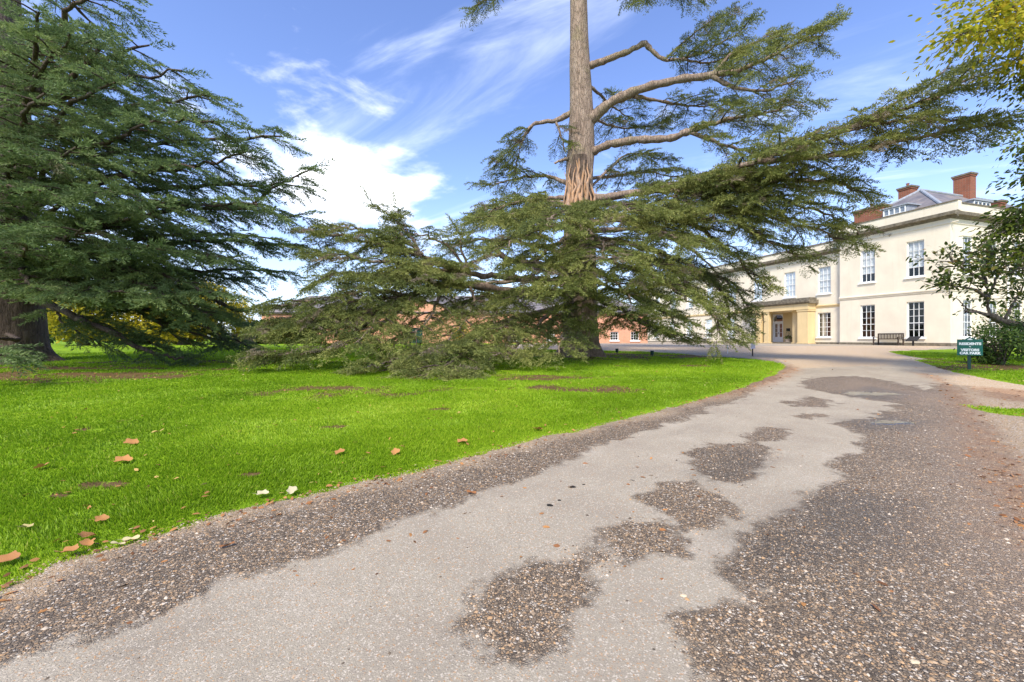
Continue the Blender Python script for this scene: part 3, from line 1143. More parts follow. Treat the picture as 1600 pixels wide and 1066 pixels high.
        for q in range(cols):
            p = MB()
            x0, x1 = a0 + (a1 - a0) * q / cols, a0 + (a1 - a0) * (q + 1) / cols
            p.quad(fr(x0, n0 + .012, b0), fr(x1, n0 + .012, b0), fr(x1, n0 + .012, b1), fr(x0, n0 + .012, b1))
            p.build('pane', M['glass'], d_)

    dormer(fr_main, 3.0, 4.6, -1.0, -3.5, 8.9, 9.95, 4)
    dormer(fr_right, 4.6, 6.6, -1.1, -3.5, 8.9, 10.0, 4)

    def chimney(cx, cy, wa, wb, z0, z1, pots):
        a = math.atan2(D1[1], D1[0])
        ca, sa = math.cos(a), math.sin(a)
        def fr(s, n, z):
            return (cx + s * ca - n * sa, cy + s * sa + n * ca, EYE + z)
        m = MB()
        m.fbox(fr, -wa / 2, wa / 2, -wb / 2, wb / 2, z0, z1 - .28)
        m.fbox(fr, -wa / 2 - .05, wa / 2 + .05, -wb / 2 - .05, wb / 2 + .05, z1 - .28, z1 - .14)
        c = m.build('chimney', M['chimney'], h, bevel=.012)
        m = MB()
        m.fbox(fr, -wa / 2 - .10, wa / 2 + .10, -wb / 2 - .10, wb / 2 + .10, z1 - .14, z1)
        m.build('chimney_cap', M['stone'], c)
        for k in range(pots):
            m = MB()
            s = (k - (pots - 1) / 2) * .5
            x, y, z = fr(s, 0, z1)
            m.lathe((x, y, z), [(.13, 0), (.11, .05), (.10, .28), (.13, .30), (.13, .34)], 10)
            m.build('chimney_pot', M['chimney'], c)
    chimney(*(np.array(fr_main(6.0, -2.0, 0))[:2]), 2.1, .9, 8.6, 10.65, 1)
    p = fr_main(7.0, -8.0, 0)
    chimney(p[0], p[1], .95, .85, 9.5, 13.3, 1)
    p = fr_main(4.5, -10.6, 0)
    chimney(p[0], p[1], 1.1, .75, 10.5, 13.75, 0)
    p = fr_main(1.6, -8.6, 0)
    chimney(p[0], p[1], .6, .6, 9.6, 10.45, 0)
    p = fr_main(9.5, -5, 0)
    chimney(p[0], p[1], .9, .9, 8.5, 10.4, 0)
    # right face: drainpipe
    m = MB()
    m.tube([fr_right(6.0, .09, -.5), fr_right(6.0, .09, 7.6)], [.05, .05], 8)
    m.build('drainpipe', M['trim'], h)


build_house()


# ------------------------------------------------------------------ stable block behind the cedar
def build_stable():
    Y = 43.0
    def fr(s, n, z):
        return (s, Y - n, EYE + z)
    st = empty('stable_block', (-6, Y, .87))
    tag(st, 'low orange brick stable block with slate roof behind the middle cedar', 'building')
    X0, X1 = -25.5, 13.8
    P = lambda px: (px - 800) / F * Y
    wins = []
    for px in (430, 480, 545, 600, 692, 745, 800, 860, 910, 960, 992):
        c = P(px)
        wins.append((c - .42, c + .42, -.15, .75))
    arch = (P(650) - .7, P(650) + .7, -1.2, 1.15)
    facade(fr, X0, X1, -1.2, 2.55, 0, wins + [arch], .18).build('wall', M['redbrick'], st)
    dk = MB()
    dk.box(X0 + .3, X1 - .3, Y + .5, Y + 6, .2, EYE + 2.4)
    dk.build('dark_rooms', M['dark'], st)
    for a in wins:
        window(fr, 0, *a, 3, 3, st, meeting=False)
    sw = MB()
    sw.quad((X0, Y, .1), (X0, Y + 7, .1), (X0, Y + 7, EYE + 2.55), (X0, Y, EYE + 2.55))
    sw.build('wall', M['redbrick'], st)
    sw = MB()
    sw.quad((X1, Y, .1), (X1, Y + 7, .1), (X1, Y + 7, EYE + 2.55), (X1, Y, EYE + 2.55))
    sw.build('wall', M['redbrick'], st)
    # arch surround and planks of the carriage door
    ar = MB()
    pts = []
    for q in range(17):
        a = math.pi * q / 16
        pts.append(fr(P(650) + .78 * math.cos(a), .03, 1.15 + .5 * math.sin(a)))
    ar.tube(pts, [.09] * 17, 6)
    ar.build('arch_surround', M['redbrick'], st)
    for q in range(7):
        m = MB()
        x0 = arch[0] + 1.4 * q / 7
        m.fbox(fr, x0 + .008, x0 + .192, -.16, -.12, -1.2, 1.15)
        m.build('plank', M['postgreen'], st)
    cn = MB()
    cn.fbox(fr, X0 - .2, X1 + .2, -.2, .18, 2.551, 2.70)
    cn.build('eaves', M['stone'], st)
    rf = MB()
    e = [fr(X0 - .3, .3, 2.71), fr(X1 + .3, .3, 2.71), fr(X1 + .3, -7.3, 2.71), fr(X0 - .3, -7.3, 2.71)]
    r0, r1 = fr(X0 + 3.2, -3.5, 4.75), fr(X1 - 3.2, -3.5, 4.75)
    rf.quad(e[0], e[1], r1, r0)
    rf.quad(e[3], e[2], r1, r0)
    rf.add([e[0], e[3], r0], [(0, 1, 2)])
    rf.add([e[1], e[2], r1], [(0, 1, 2)])
    rf.build('roof', M['slate'], st)
    # pedimented centre bay
    g = MB()
    a, b = P(585), P(718)
    g.fbox(fr, a, arch[0] - .01, -.01, .16, -1.2, 2.9)
    g.fbox(fr, arch[1] + .01, b, -.01, .16, -1.2, 2.9)
    g.fbox(fr, arch[0] - .01, arch[1] + .01, -.01, .16, 1.7, 2.9)
    g.add([fr(a, .16, 2.9), fr(b, .16, 2.9), fr((a + b) / 2, .16, 4.0), fr(a, -3.4, 2.9), fr(b, -3.4, 2.9), fr((a + b) / 2, -3.4, 4.0)],
          [(0, 1, 2), (3, 4, 5)])
    g.build('gable', M['redbrick'], st)
    g = MB()
    c = (a + b) / 2
    g.quad(fr(a - .25, .35, 2.80), fr(c, .35, 4.1), fr(c, -3.4, 4.1), fr(a - .25, -3.4, 2.80))
    g.quad(fr(b + .25, .35, 2.80), fr(c, .35, 4.1), fr(c, -3.4, 4.1), fr(b + .25, -3.4, 2.80))
    g.build('gable_roof', M['slate'], st)


build_stable()


# ------------------------------------------------------------------ foliage engine
def frond_template(seed, long=False):
    """a flat cedar spray of needle tufts, about 1 long; returns verts, tris, tip factor"""
    r = np.random.default_rng(seed)
    V, T, K = [], [], []

    def tuft(p, d, L, w, k):
        d = d / (np.linalg.norm(d) + 1e-9)
        s = np.cross(d, r.normal(size=3))
        s /= np.linalg.norm(s) + 1e-9
        b = len(V)
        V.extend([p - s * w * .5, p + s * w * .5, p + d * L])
        K.extend([k * .55, k * .55, k])
        T.append((b, b + 1, b + 2))

    n = 8
    for i in range(n):
        x = .04 + .94 * i / (n - 1)
        ax = np.array([x, .03 * math.sin(x * 9 + seed), .03 * math.sin(x * 6 + seed) - .12 * x * x])
        for q in range(2):
            tuft(ax + r.normal(size=3) * .015, np.array([.9, r.normal() * .5, .35 + r.normal() * .35]), r.uniform(.12, .18), .042, r.uniform(.3, 1))
        for sgn in (-1, 1):
            ln = ((.30 if long else .40) * (1 - x) ** .8 + .11) * r.uniform(.6, 1.25)
            a = math.radians(r.uniform(24, 44) if long else r.uniform(34, 64))
            d = np.array([math.cos(a), sgn * math.sin(a), r.uniform(-.20, .10)])
            m = max(2, int(ln / .062))
            for j in range(m):
                t = (j + .6) / m
                p = ax + d * ln * t + np.array([0, 0, -.24 * t * t * ln])
                k = (.25 + .65 * t) * r.uniform(.5, 1.25)
                tuft(p, d * (1.0 if long else .8) + np.array([0, 0, .35 + .4 * r.normal()]) + r.normal(size=3) * (.25 if long else .38), r.uniform(.11, .17), .046, k)
                if r.random() < .4:
                    tuft(p, d + r.normal(size=3) * (.4 if long else .6), r.uniform(.09, .14), .044, k * .8)
    return np.array(V), np.array(T), np.clip(np.array(K), 0, 1)


FR_CLUMP = [frond_template(100 + i) for i in range(10)]
FR_LONG = [frond_template(200 + i, True) for i in range(10)]


def unit(v):
    return v / (np.linalg.norm(v) + 1e-9)


class Tree:
    def __init__(self, seed):
        self.r = np.random.default_rng(seed)
        self.bv, self.bf, self.nb = [], [], 0
        self.tv, self.tf, self.nt = [], [], 0
        self.k = 1.0
        self.fs = 1.0
        self.tpl = FR_CLUMP
        self.fr = []          # pos, fwd, up, scale, tint

    def wood(self, P, R, sides=6):
        V, Q = tube_np(np.array(P), np.array(R), sides)
        self.bv.append(V)
        self.bf.append(Q + self.nb)
        self.nb += len(V)

    def twig(self, P, R, sides=4):
        V, Q = tube_np(np.array(P), np.array(R), sides)
        self.tv.append(V)
        self.tf.append(Q + self.nt)
        self.nt += len(V)

    def limb(self, pts, r0, r1, jit=.05, sides=8, n=None):
        P = crom(pts, n or max(8, 5 * len(pts)))
        k = len(P)
        J = self.r.normal(size=(k, 3)) * jit
        J[0] = 0
        P = P + J * np.linspace(0.3, 1, k)[:, None]
        R = r0 + (r1 - r0) * np.linspace(0, 1, k) ** .8
        R = R * (1 + .10 * self.r.normal(size=k))
        self.wood(P, np.maximum(R, .006), sides)
        return P

    def frond(self, p, f, scale, tint, tilt=.35):
        self.fr.append((p, unit(f), unit(np.array([0, 0, 1.0]) + self.r.normal(size=3) * tilt), scale, tint))

    def foliate(self, P, f0, spread, droop=.25, dens=1.0, fs=1.0, tint=0.0, lift=.06, tilt=.35, dead=.06):
        r = self.r
        seg = np.linalg.norm(np.diff(P, axis=0), axis=1)
        cum = np.concatenate([[0], np.cumsum(seg)])
        L = cum[-1]
        s = f0 * L
        side = 1
        while s < L:
            i = min(len(seg) - 1, np.searchsorted(cum, s) - 1)
            i = max(i, 0)
            t = (s - cum[i]) / (seg[i] + 1e-9)
            p = P[i] + (P[i + 1] - P[i]) * t
            tan = unit(P[i + 1] - P[i])
            th = unit(np.array([tan[0], tan[1], tan[2] * .5]))
            lat = unit(np.cross([0, 0, 1.0], th))
            fr_ = (s - f0 * L) / (L - f0 * L + 1e-9)
            ln = spread * min(1, (fr_ + .3) / .5) * (1 - .62 * fr_) * r.uniform(.55, 1.2)
            side = -side
            d = unit(th * r.uniform(.35, .8) + lat * side * .85 + np.array([0, 0, r.uniform(-.05, .2) + lift]))
            m = max(3, int(ln / .28))
            tt = np.linspace(0, 1, m + 1)
            wob = r.normal(size=3) * .08
            sp = p + d * ln * tt[:, None] + np.array([0, 0, 1.0]) * (-(droop * ln) * tt ** 2)[:, None] + wob * (tt * (1 - tt) * ln)[:, None]
            self.twig(sp, np.linspace(.028, .008, m + 1) * (.6 + .5 * ln), 4)
            bt = tint + r.normal() * .10
            sgn = 1
            for q in range(1, m + 1):
                sd = unit(sp[q] - sp[q - 1])
                sl = unit(np.cross([0, 0, 1.0], sd))
                is_dead = r.random() < dead
                for _ in range(2):
                    sgn = -sgn
                    f = sd * r.uniform(.5, 1.0) + sl * sgn * r.uniform(.35, .9) + np.array([0, 0, r.uniform(-.35, .12)])
                    self.frond(sp[q] + r.normal(size=3) * .05, f, fs * r.uniform(.38, .68), -1 if is_dead else bt + r.normal() * .08, tilt)
            self.frond(sp[-1], d + np.array([0, 0, -droop]), fs * r.uniform(.5, .75), bt, tilt)
            if r.random() < .7:
                self.frond(p, tan + lat * r.normal() * .6 + np.array([0, 0, .15]), fs * r.uniform(.4, .65), bt, tilt)
            s += r.uniform(.26, .46) / (dens * self.k)
        self.frond(P[-1], unit(P[-1] - P[-2]), fs * .7, tint, tilt)

    def fronds_mesh(self, name):
        Vs, Ts, Ks = [], [], []
        nb = 0
        FR = self.tpl
        idx = self.r.integers(0, len(FR), len(self.fr))
        for k in range(len(FR)):
            sel = [self.fr[i] for i in np.nonzero(idx == k)[0]]
            if not sel:
                continue
            V, T, K = FR[k]
            p = np.array([s[0] for s in sel])
            f = np.array([s[1] for s in sel])
            u = np.array([s[2] for s in sel])
            sc = np.array([s[3] for s in sel])
            ti = np.array([s[4] for s in sel])
            y = np.cross(u, f)
            y /= np.linalg.norm(y, axis=1)[:, None] + 1e-9
            z = np.cross(f, y)
            W = p[:, None] + self.fs * sc[:, None, None] * (V[None, :, 0:1] * f[:, None] + V[None, :, 1:2] * y[:, None] + V[None, :, 2:3] * z[:, None])
            W[:, :, 2] = np.maximum(W[:, :, 2], tz(W[:, :, 0], W[:, :, 1]) + .01)
            m = len(V)
            TT = T[None] + (np.arange(len(sel)) * m)[:, None, None] + nb
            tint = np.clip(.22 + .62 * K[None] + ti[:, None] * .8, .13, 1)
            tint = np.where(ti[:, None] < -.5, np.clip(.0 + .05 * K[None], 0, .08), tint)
            Vs.append(W.reshape(-1, 3))
            Ts.append(TT.reshape(-1, 3))
            Ks.append(tint.ravel())
            nb += m * len(sel)
        return mesh_np(name, np.vstack(Vs), np.vstack(Ts), {'tint': np.concatenate(Ks)})

    def twig_mesh(self, name):
        return mesh_np(name, np.vstack(self.tv), np.vstack(self.tf), None, True)

    def bark_mesh(self, name):
        return mesh_np(name, np.vstack(self.bv), np.vstack(self.bf), None, True)


def trunk_mesh(name, pts, rad, seed, sides=28, rough=.12, flare=None, n=60):
    """fluted tapering trunk"""
    P = crom(pts, n)
    R = np.interp(np.linspace(0, 1, n), np.linspace(0, 1, len(rad)), rad)
    a = np.arange(sides) * 2 * math.pi / sides
    zz_ = P[:, 2]
    RR = np.repeat(R[:, None], sides, 1)
    A, Z = np.meshgrid(a, zz_)
    nz = vnoise((np.cos(A) * 2.1 + 9), (np.sin(A) * 2.1 + Z * .35 + 3), seed, 3) - .5
    nz2 = vnoise((A * 7 / math.pi * 2 + 40), Z * 1.2, seed + 3, 3) - .5
    RR = RR * (1 + rough * 2 * nz + rough * .7 * nz2)
    if flare:
        t = np.clip(1 - (Z - zz_[0]) / flare, 0, 1)
        RR *= 1 + t ** 2 * (.35 + .35 * np.sin(A * 5 + seed) + .15 * np.sin(A * 9))
    V, Q = tube_np(P, RR, sides)
    return mesh_np(name, V, Q, None, True)


# ------------------------------------------------------------------ middle cedar
def build_mid_cedar():
    T = Tree(5)
    T.k = 1.0
    TD = 19.5
    bx, by = (908 - 800) / F * TD, TD
    bz = float(tz(bx, by))
    root = empty('cedar_tree', (bx, by, bz))
    tag(root, 'tall cedar with bare upper trunk and torn scar in the middle of the lawn', 'tree')

    tp = [at(908, 562, TD), at(908, 520, TD), at(906, 400, TD), at(905, 300, TD), at(908, 200, TD), at(905, 80, TD), at(904, 0, TD), at(903, -120, TD + .2), at(900, -260, TD + .4)]
    tr = [.92, .80, .72, .66, .56, .42, .37, .30, .12]
    trk = link('trunk', trunk_mesh('trunk', tp, tr, 21, flare=1.2), M['bark'], root)
    # torn scar facing the camera: long ragged splinters
    r = np.random.default_rng(4)

    def on_trunk(u, py, out):
        rad = np.interp(py, [240, 300, 340], [.60, .67, .72]) + out
        a_ = u * 1.25
        c_ = at(905, py, TD)
        return c_ + np.array([math.sin(a_) * rad, -math.cos(a_) * rad, 0])
    bk_ = MB()
    nu, nv = 14, 10
    g_ = []
    for j in range(nv + 1):
        py = 338 - 88 * j / nv
        hw = .80 - .45 * (j / nv) ** 2
        for i in range(nu + 1):
            g_.append(on_trunk(-.1 + hw * (2 * i / nu - 1) + r.normal() * .03, py, .05 + r.normal() * .012))
    bk_.add(g_, [(j * (nu + 1) + i, j * (nu + 1) + i + 1, (j + 1) * (nu + 1) + i + 1, (j + 1) * (nu + 1) + i) for j in range(nv) for i in range(nu)])
    bk_.build('scar_dark_backing', M['bark_dark'], root)  # dark sheet just proud of the trunk; its tone paints shaded gaps between splinters
    sm = MB()
    for k in range(15):
        u = -.82 + 1.5 * k / 14 + r.normal() * .07
        y0 = 338 - r.uniform(0, 6)
        y1 = 248 + abs(u + .1) * 26 + r.uniform(-6, 34)
        pts = [on_trunk(u + .05 * math.sin(q * .9 + k * 2) + .04 * r.normal(), y0 - (y0 - y1) * q / 6, .10 + .07 * math.sin(q * 1.1 + k)) for q in range(7)]
        w = r.uniform(.022, .10)
        sm.tube(pts, [w * 1.1, w * 1.3, w * 1.1, w * 1.2, w * .9, w * .6, .012], 6)
    sm.build('torn_wood', M['torn'], root)

    L = lambda *q: [at(*p) for p in q]

    def go(pts, r0, r1, f0, spread, jit=.05, **kw):
        P = T.limb(L(*pts), r0, r1, jit)
        if spread:
            T.foliate(P, f0, spread, **kw)
        return P

    t = TD
    # upper right, bare elbows then plates
    go([(912, 106, t), (935, 98, t - .2), (968, 86, t - .5), (1010, 67, t - .9)], .17, .12, 0, 0, .02)
    go([(1008, 68, t - .9), (1022, 82, t - 1), (1038, 92, t - 1.1), (1062, 92, t - 1.2), (1110, 76, t - 1.5), (1165, 45, t - 2)], .12, .02, .3, 1.5, .03, tint=-.12, dens=1.2)
    go([(1062, 92, t - 1.2), (1100, 98, t - 1.3), (1150, 88, t - 1.6)], .06, .02, 0, 1.3, .03, tint=-.12)
    go([(1040, 92, t - 1.1), (1075, 60, t - .9), (1120, 28, t - .7), (1150, 22, t - .6)], .05, .02, .2, 1.1, .03, tint=-.15)
    go([(915, 196, t), (940, 172, t - .4), (970, 152, t - .8), (1030, 131, t - 1.5), (1112, 118, t - 2.4)], .27, .15, 0, 0, .02)
    go([(1110, 118, t - 2.4), (1160, 108, t - 2.9), (1220, 80, t - 3.4), (1292, 46, t - 4)], .14, .02, .05, 1.9, .04, dens=1.5)
    go([(1110, 118, t - 2.4), (1150, 80, t - 2.2), (1200, 62, t - 2.2), (1240, 55, t - 2.4)], .09, .02, .25, 1.4, .04)
    go([(1110, 119, t - 2.4), (1160, 140, t - 3), (1210, 138, t - 3.4), (1265, 112, t - 3.9)], .09, .02, .1, 1.6, .04)
    go([(990, 150, t - 1), (1030, 158, t - .4), (1080, 165, t + .2), (1140, 165, t + .5)], .10, .02, .3, 1.8, .03, tint=-.15)
    go([(915, 243, t), (940, 231, t - .4), (975, 221, t - .9), (1040, 217, t - 1.8), (1078, 206, t - 2.4)], .19, .13, 0, 0, .02)
    go([(1076, 206, t - 2.4), (1120, 190, t - 3), (1180, 180, t - 3.6), (1250, 160, t - 4.2)], .12, .02, .05, 1.8, .04, dens=1.3)
    go([(1076, 206, t - 2.4), (1120, 222, t - 3), (1180, 240, t - 3.4), (1240, 240, t - 3.8)], .10, .02, .05, 1.7, .04)
    # behind the trunk
    go([(915, 130, t), (935, 145, t + .6), (960, 168, t + 1.4), (985, 185, t + 2)], .10, .02, .3, 1.5, .03, tint=-.2)
    go([(915, 175, t + .3), (950, 195, t + 1.4), (990, 200, t + 2.2), (1040, 190, t + 2.8)], .08, .02, .2, 1.8, .03, tint=-.2)
    go([(915, 280, t + .3), (960, 275, t + 1.6), (1010, 270, t + 2.4), (1080, 280, t + 3)], .10, .02, .25, 2.0, .03, tint=-.15)
    go([(915, 300, t + .3), (955, 262, t + 1.2), (985, 240, t + 1.8), (1040, 250, t + 2.4)], .08, .02, .3, 1.8, .03, tint=-.15)
    # long limbs sweeping right and towards the camera
    go([(920, 312, t), (985, 303, t - 1.5), (1070, 285, t - 3.2), (1180, 252, t - 5), (1310, 205, t - 6.6), (1430, 165, t - 7.6), (1535, 112, t - 8.4)], .19, .02, .36, 2.0, .05, dens=1.2)
    go([(1180, 252, t - 5), (1290, 245, t - 6.2), (1400, 222, t - 7.2), (1500, 205, t - 8), (1560, 190, t - 8.4)], .10, .02, .1, 1.5, .05, dens=1.2)
    go([(1310, 205, t - 6.6), (1380, 170, t - 7), (1440, 140, t - 7.4), (1490, 95, t - 7.8)], .06, .02, .1, 1.0, .04)
    go([(1310, 208, t - 6.6), (1390, 190, t - 7.3), (1470, 188, t - 8), (1540, 186, t - 8.5)], .05, .02, .2, .9, .04)
    go([(920, 318, t), (985, 302, t - 1), (1090, 292, t - 2.8), (1200, 282, t - 4.2), (1290, 285, t - 5), (1345, 300, t - 5.3)], .20, .03, .3, 2.2, .05, dens=1.4)
    go([(1090, 292, t - 2.8), (1160, 320, t - 3.9), (1240, 350, t - 4.7), (1320, 372, t - 5.2)], .10, .02, .0, 2.0, .05, dens=1.3)
    go([(1080, 292, t - 2.6), (1140, 340, t - 3.4), (1190, 372, t - 4), (1245, 398, t - 4.4)], .10, .02, .0, 2.0, .05, dens=1.3)
    go([(1180, 300, t - 4), (1250, 320, t - 4.6), (1310, 345, t - 5), (1345, 365, t - 5.2)], .06, .02, .0, 1.4, .05)
    go([(915, 350, t), (990, 340, t - 1.2), (1080, 350, t - 2.6), (1140, 395, t - 3.2), (1185, 440, t - 3.5)], .18, .03, .25, 2.1, .05, dens=1.4, droop=.35)
    go([(915, 372, t), (1000, 385, t - .6), (1090, 420, t - 1.6), (1135, 470, t - 2.2), (1140, 518, t - 2.6)], .16, .03, .3, 1.4, .05, dens=1.3, droop=.4, tint=-.08)
    go([(1090, 420, t - 1.6), (1135, 440, t - 2.4), (1165, 472, t - 2.7), (1172, 495, t - 2.9)], .06, .02, .1, 1.0, .05, tint=-.12, droop=.45)
    go([(915, 380, t), (1010, 400, t - 1.4), (1070, 440, t - 2.6), (1110, 490, t - 3.2), (1130, 525, t - 3.5)], .14, .03, .3, 1.7, .05, droop=.4, tint=-.05)
    go([(915, 360, t + .4), (1010, 360, t + 2), (1080, 390, t + 3.2), (1130, 440, t + 4.0)], .16, .03, .3, 2.4, .05, tint=-.2)
    go([(915, 330, t + .4), (1000, 340, t + 2), (1080, 330, t + 3.4), (1160, 340, t + 4.0), (1200, 380, t + 4.6)], .16, .03, .3, 2.2, .05, tint=-.2)
    # front skirts over the trunk
    for (sx, sy), mid, tip, sp in [
        ((905, 330), (930, 318), (990, 330, 13.2), 2.1), ((905, 335), (880, 330), (850, 350, 13.0), 2.1), ((905, 340), (960, 345), (1080, 380, 13.6), 2.2),
        ((905, 350), (870, 355), (790, 385, 13.6), 2.0), ((905, 365), (930, 365), (950, 405, 12.6), 2.1), ((905, 372), (860, 385), (830, 425, 13.0), 1.9),
        ((905, 385), (970, 395), (1030, 440, 13.4), 2.0), ((905, 392), (900, 400), (880, 445, 12.8), 1.9), ((905, 405), (990, 420), (1080, 475, 13.8), 1.9),
        ((905, 420), (950, 430), (985, 470, 14.0), 1.7), ((905, 430), (860, 440), (815, 470, 14.0), 1.7), ((905, 330), (840, 325), (770, 345, 15), 2.0),
        ((905, 440), (985, 460), (1060, 508, 14.6), 1.6), ((905, 330), (1000, 320), (1110, 335, 14.5), 2.0)]:
        m1 = ((sx * .55 + mid[0] * .45), (sy * .5 + mid[1] * .5) - 6, t - 1.8)
        m2 = (mid[0] * .55 + tip[0] * .45, mid[1] * .65 + tip[1] * .35, (t - 1.8 + tip[2]) / 2)
        go([(sx, sy, t - .3), m1, m2, tip], .13, .025, .38, sp, .06, dens=1.25, droop=.28)
    # low boughs close to the ground, in front of the trunk
    go([(895, 470, t - .3), (860, 490, t - 2.5), (830, 520, t - 4.6), (800, 545, t - 6), (770, 556, t - 6.8)], .12, .02, .3, 1.6, .05, droop=.3, dens=1.2)
    go([(900, 465, t - .3), (890, 490, t - 2.6), (880, 525, t - 5), (870, 556, t - 6.4)], .10, .02, .35, 1.2, .05, droop=.35)
    go([(905, 430, t - .4), (915, 450, t - 2), (912, 478, t - 3.6), (905, 505, t - 4.6)], .08, .02, .3, 1.2, .05, droop=.35, dens=.9)
    go([(915, 460, t - .3), (960, 480, t - 1.6), (1000, 500, t - 2.8), (1035, 520, t - 3.6)], .10, .02, .3, 1.4, .05, droop=.35, tint=-.05)
    go([(915, 470, t - .3), (970, 495, t - 1), (1030, 515, t - 2), (1085, 528, t - 2.6)], .09, .02, .3, 1.3, .05, droop=.3, tint=-.05)
    go([(890, 478, t - .3), (800, 500, t - 2), (740, 540, t - 5), (700, 570, t - 7.3), (660, 588, t - 8.4)], .15, .02, .35, 1.9, .05, droop=.2, dens=1.3)
    go([(740, 540, t - 5), (690, 545, t - 6.2), (620, 560, t - 7), (570, 575, t - 7.6)], .07, .02, .0, 1.5, .05, droop=.2, dens=1.2)
    # left side
    go([(893, 176, t), (870, 188, t), (834, 194, t), (820, 212, t), (811, 238, t - .1), (806, 270, t - .2)], .14, .02, .42, 1.3, .03, tint=-.2, droop=.4)
    go([(868, 188, t), (876, 210, t), (884, 240, t + .1)], .07, .02, .2, 1.1, .03, tint=-.2)
    go([(834, 194, t), (815, 220, t + .3), (790, 240, t + .6), (768, 265, t + .8)], .05, .015, .2, 1.1, .03, tint=-.2)
    go([(893, 248, t), (880, 250, t - .3), (866, 256, t - .4)], .10, .05, 0, 0, .02)
    go([(895, 290, t + .2), (850, 275, t + 1.2), (800, 280, t + 2), (765, 290, t + 2.4)], .12, .02, .2, 1.8, .04, tint=-.1)
    go([(895, 310, t), (850, 310, t - .6), (800, 318, t - 1.6), (745, 340, t - 2.4)], .13, .02, .25, 1.9, .04, dens=1.2)
    go([(895, 320, t + .2), (840, 312, t + 1), (780, 325, t + 1.8), (735, 345, t + 2.2)], .12, .02, .25, 1.9, .04, tint=-.15)
    # pale broken stub and bare limbs
    go([(890, 420, t), (830, 412, t - .4), (795, 406, t - .8), (768, 384, t - 1)], .20, .09, 0, 0, .03)
    go([(795, 406, t - .8), (770, 398, t - 1.1), (742, 410, t - 1.4), (720, 420, t - 1.6)], .11, .03, .6, .8, .03)
    go([(890, 445, t), (830, 436, t - .6), (780, 432, t - 1.2), (735, 428, t - 1.9), (660, 400, t - 2.8), (560, 375, t - 3.6), (480, 362, t - 4.2)], .20, .03, .42, 2.0, .05, dens=1.35)
    go([(660, 400, t - 2.8), (640, 368, t - 2.9), (612, 338, t - 3), (582, 318, t - 3.1)], .07, .015, .45, .5, .04, dens=.8)
    go([(640, 368, t - 2.9), (628, 345, t - 2.8), (618, 326, t - 2.8)], .03, .01, .3, .4, .03)
    go([(735, 428, t - 1.9), (700, 385, t - 2), (660, 368, t - 2.4), (600, 362, t - 3)], .08, .02, .3, 1.6, .05, tint=-.05)
    go([(735, 430, t - 1.9), (650, 415, t - 3.4), (560, 405, t - 4.4), (480, 395, t - 5)], .10, .02, .25, 2.0, .05, dens=1.2)
    go([(890, 458, t), (800, 455, t - 1.2), (735, 446, t - 2.4), (690, 444, t - 3), (640, 462, t - 3.8), (590, 484, t - 4.4), (510, 505, t - 5), (430, 522, t - 5.4)], .22, .03, .40, 2.0, .05, dens=1.2, tint=-.05)
    go([(640, 462, t - 3.8), (570, 455, t - 4.8), (500, 470, t - 5.6), (440, 478, t - 6)], .08, .02, .15, 1.8, .05, tint=-.1)
    go([(640, 464, t - 3.8), (600, 505, t - 5), (540, 535, t - 6), (470, 552, t - 6.6), (420, 552, t - 7)], .09, .02, .1, 1.7, .05, droop=.25, dens=1.15, dead=.2)
    go([(590, 484, t - 4.4), (540, 500, t - 5.4), (470, 515, t - 6.2), (400, 515, t - 6.6)], .07, .02, .1, 1.6, .05, dead=.25)
    go([(690, 444, t - 3), (680, 480, t - 4.2), (650, 520, t - 5.6), (600, 552, t - 6.6)], .07, .02, .1, 1.6, .05, droop=.3)
    go([(735, 446, t - 2.4), (740, 470, t - 3.6), (720, 510, t - 5), (690, 540, t - 6)], .07, .02, .1, 1.6, .05, droop=.3, tint=-.05)
    go([(800, 455, t - 1.2), (790, 475, t - 3), (770, 500, t - 4.6), (800, 530, t - 5.4)], .07, .02, .1, 1.5, .05, droop=.3)
    go([(890, 440, t + .3), (800, 440, t + 1.6), (700, 450, t + 2.8), (620, 470, t + 3.6)], .14, .02, .35, 2.2, .05, tint=-.2)
    go([(890, 400, t + .3), (820, 380, t + 1.2), (750, 375, t + 2), (690, 385, t + 2.6)], .14, .02, .35, 1.9, .05, tint=-.2)
    rr = np.random.default_rng(77)
    for hx, hy, hd, tx, ty, td, sp in [
        (735, 428, 1.9, 620, 420, 4.8, 1.8), (590, 484, 4.4, 520, 522, 6.8, 1.5), (590, 484, 4.4, 455, 505, 6.4, 1.5), (640, 464, 3.8, 560, 538, 7.0, 1.5), (740, 540, 5.0, 665, 545, 7.0, 1.3), (800, 455, 1.2, 715, 486, 4.6, 1.4), (735, 430, 1.9, 560, 430, 5.2, 1.8), (735, 446, 2.4, 640, 440, 5.4, 1.8),
        (690, 444, 3.0, 500, 430, 5.6, 1.8), 
        (660, 400, 2.8, 520, 350, 3.8, 1.5), (660, 400, 2.8, 590, 372, 3.6, 1.5), 
        
        (800, 500, 2.4, 780, 520, 6.0, 1.5), (735, 428, 1.9, 720, 362, 2.6, 1.5),
        (895, 330, 0.2, 790, 350, 1.6, 1.7), (895, 330, -.2, 820, 335, -1.2, 1.7), (1090, 292, 2.8, 1150, 300, 4.8, 1.7), (1060, 295, 2.2, 1060, 340, 4.6, 1.7), (1090, 292, 2.8, 1120, 350, 5.2, 1.8), (1090, 292, 2.8, 1200, 315, 5.4, 1.7), (1180, 285, 4.0, 1270, 305, 6.0, 1.6), (1090, 290, 2.8, 1190, 268, 5.6, 1.6), (1000, 302, 1.2, 1030, 296, 3.6, 1.6), (1090, 292, 2.8, 1240, 260, 6.2, 1.5), (1180, 252, 5.0, 1260, 215, 6.4, 1.3), (640, 464, 3.8, 450, 500, 5.8, 1.6)]:
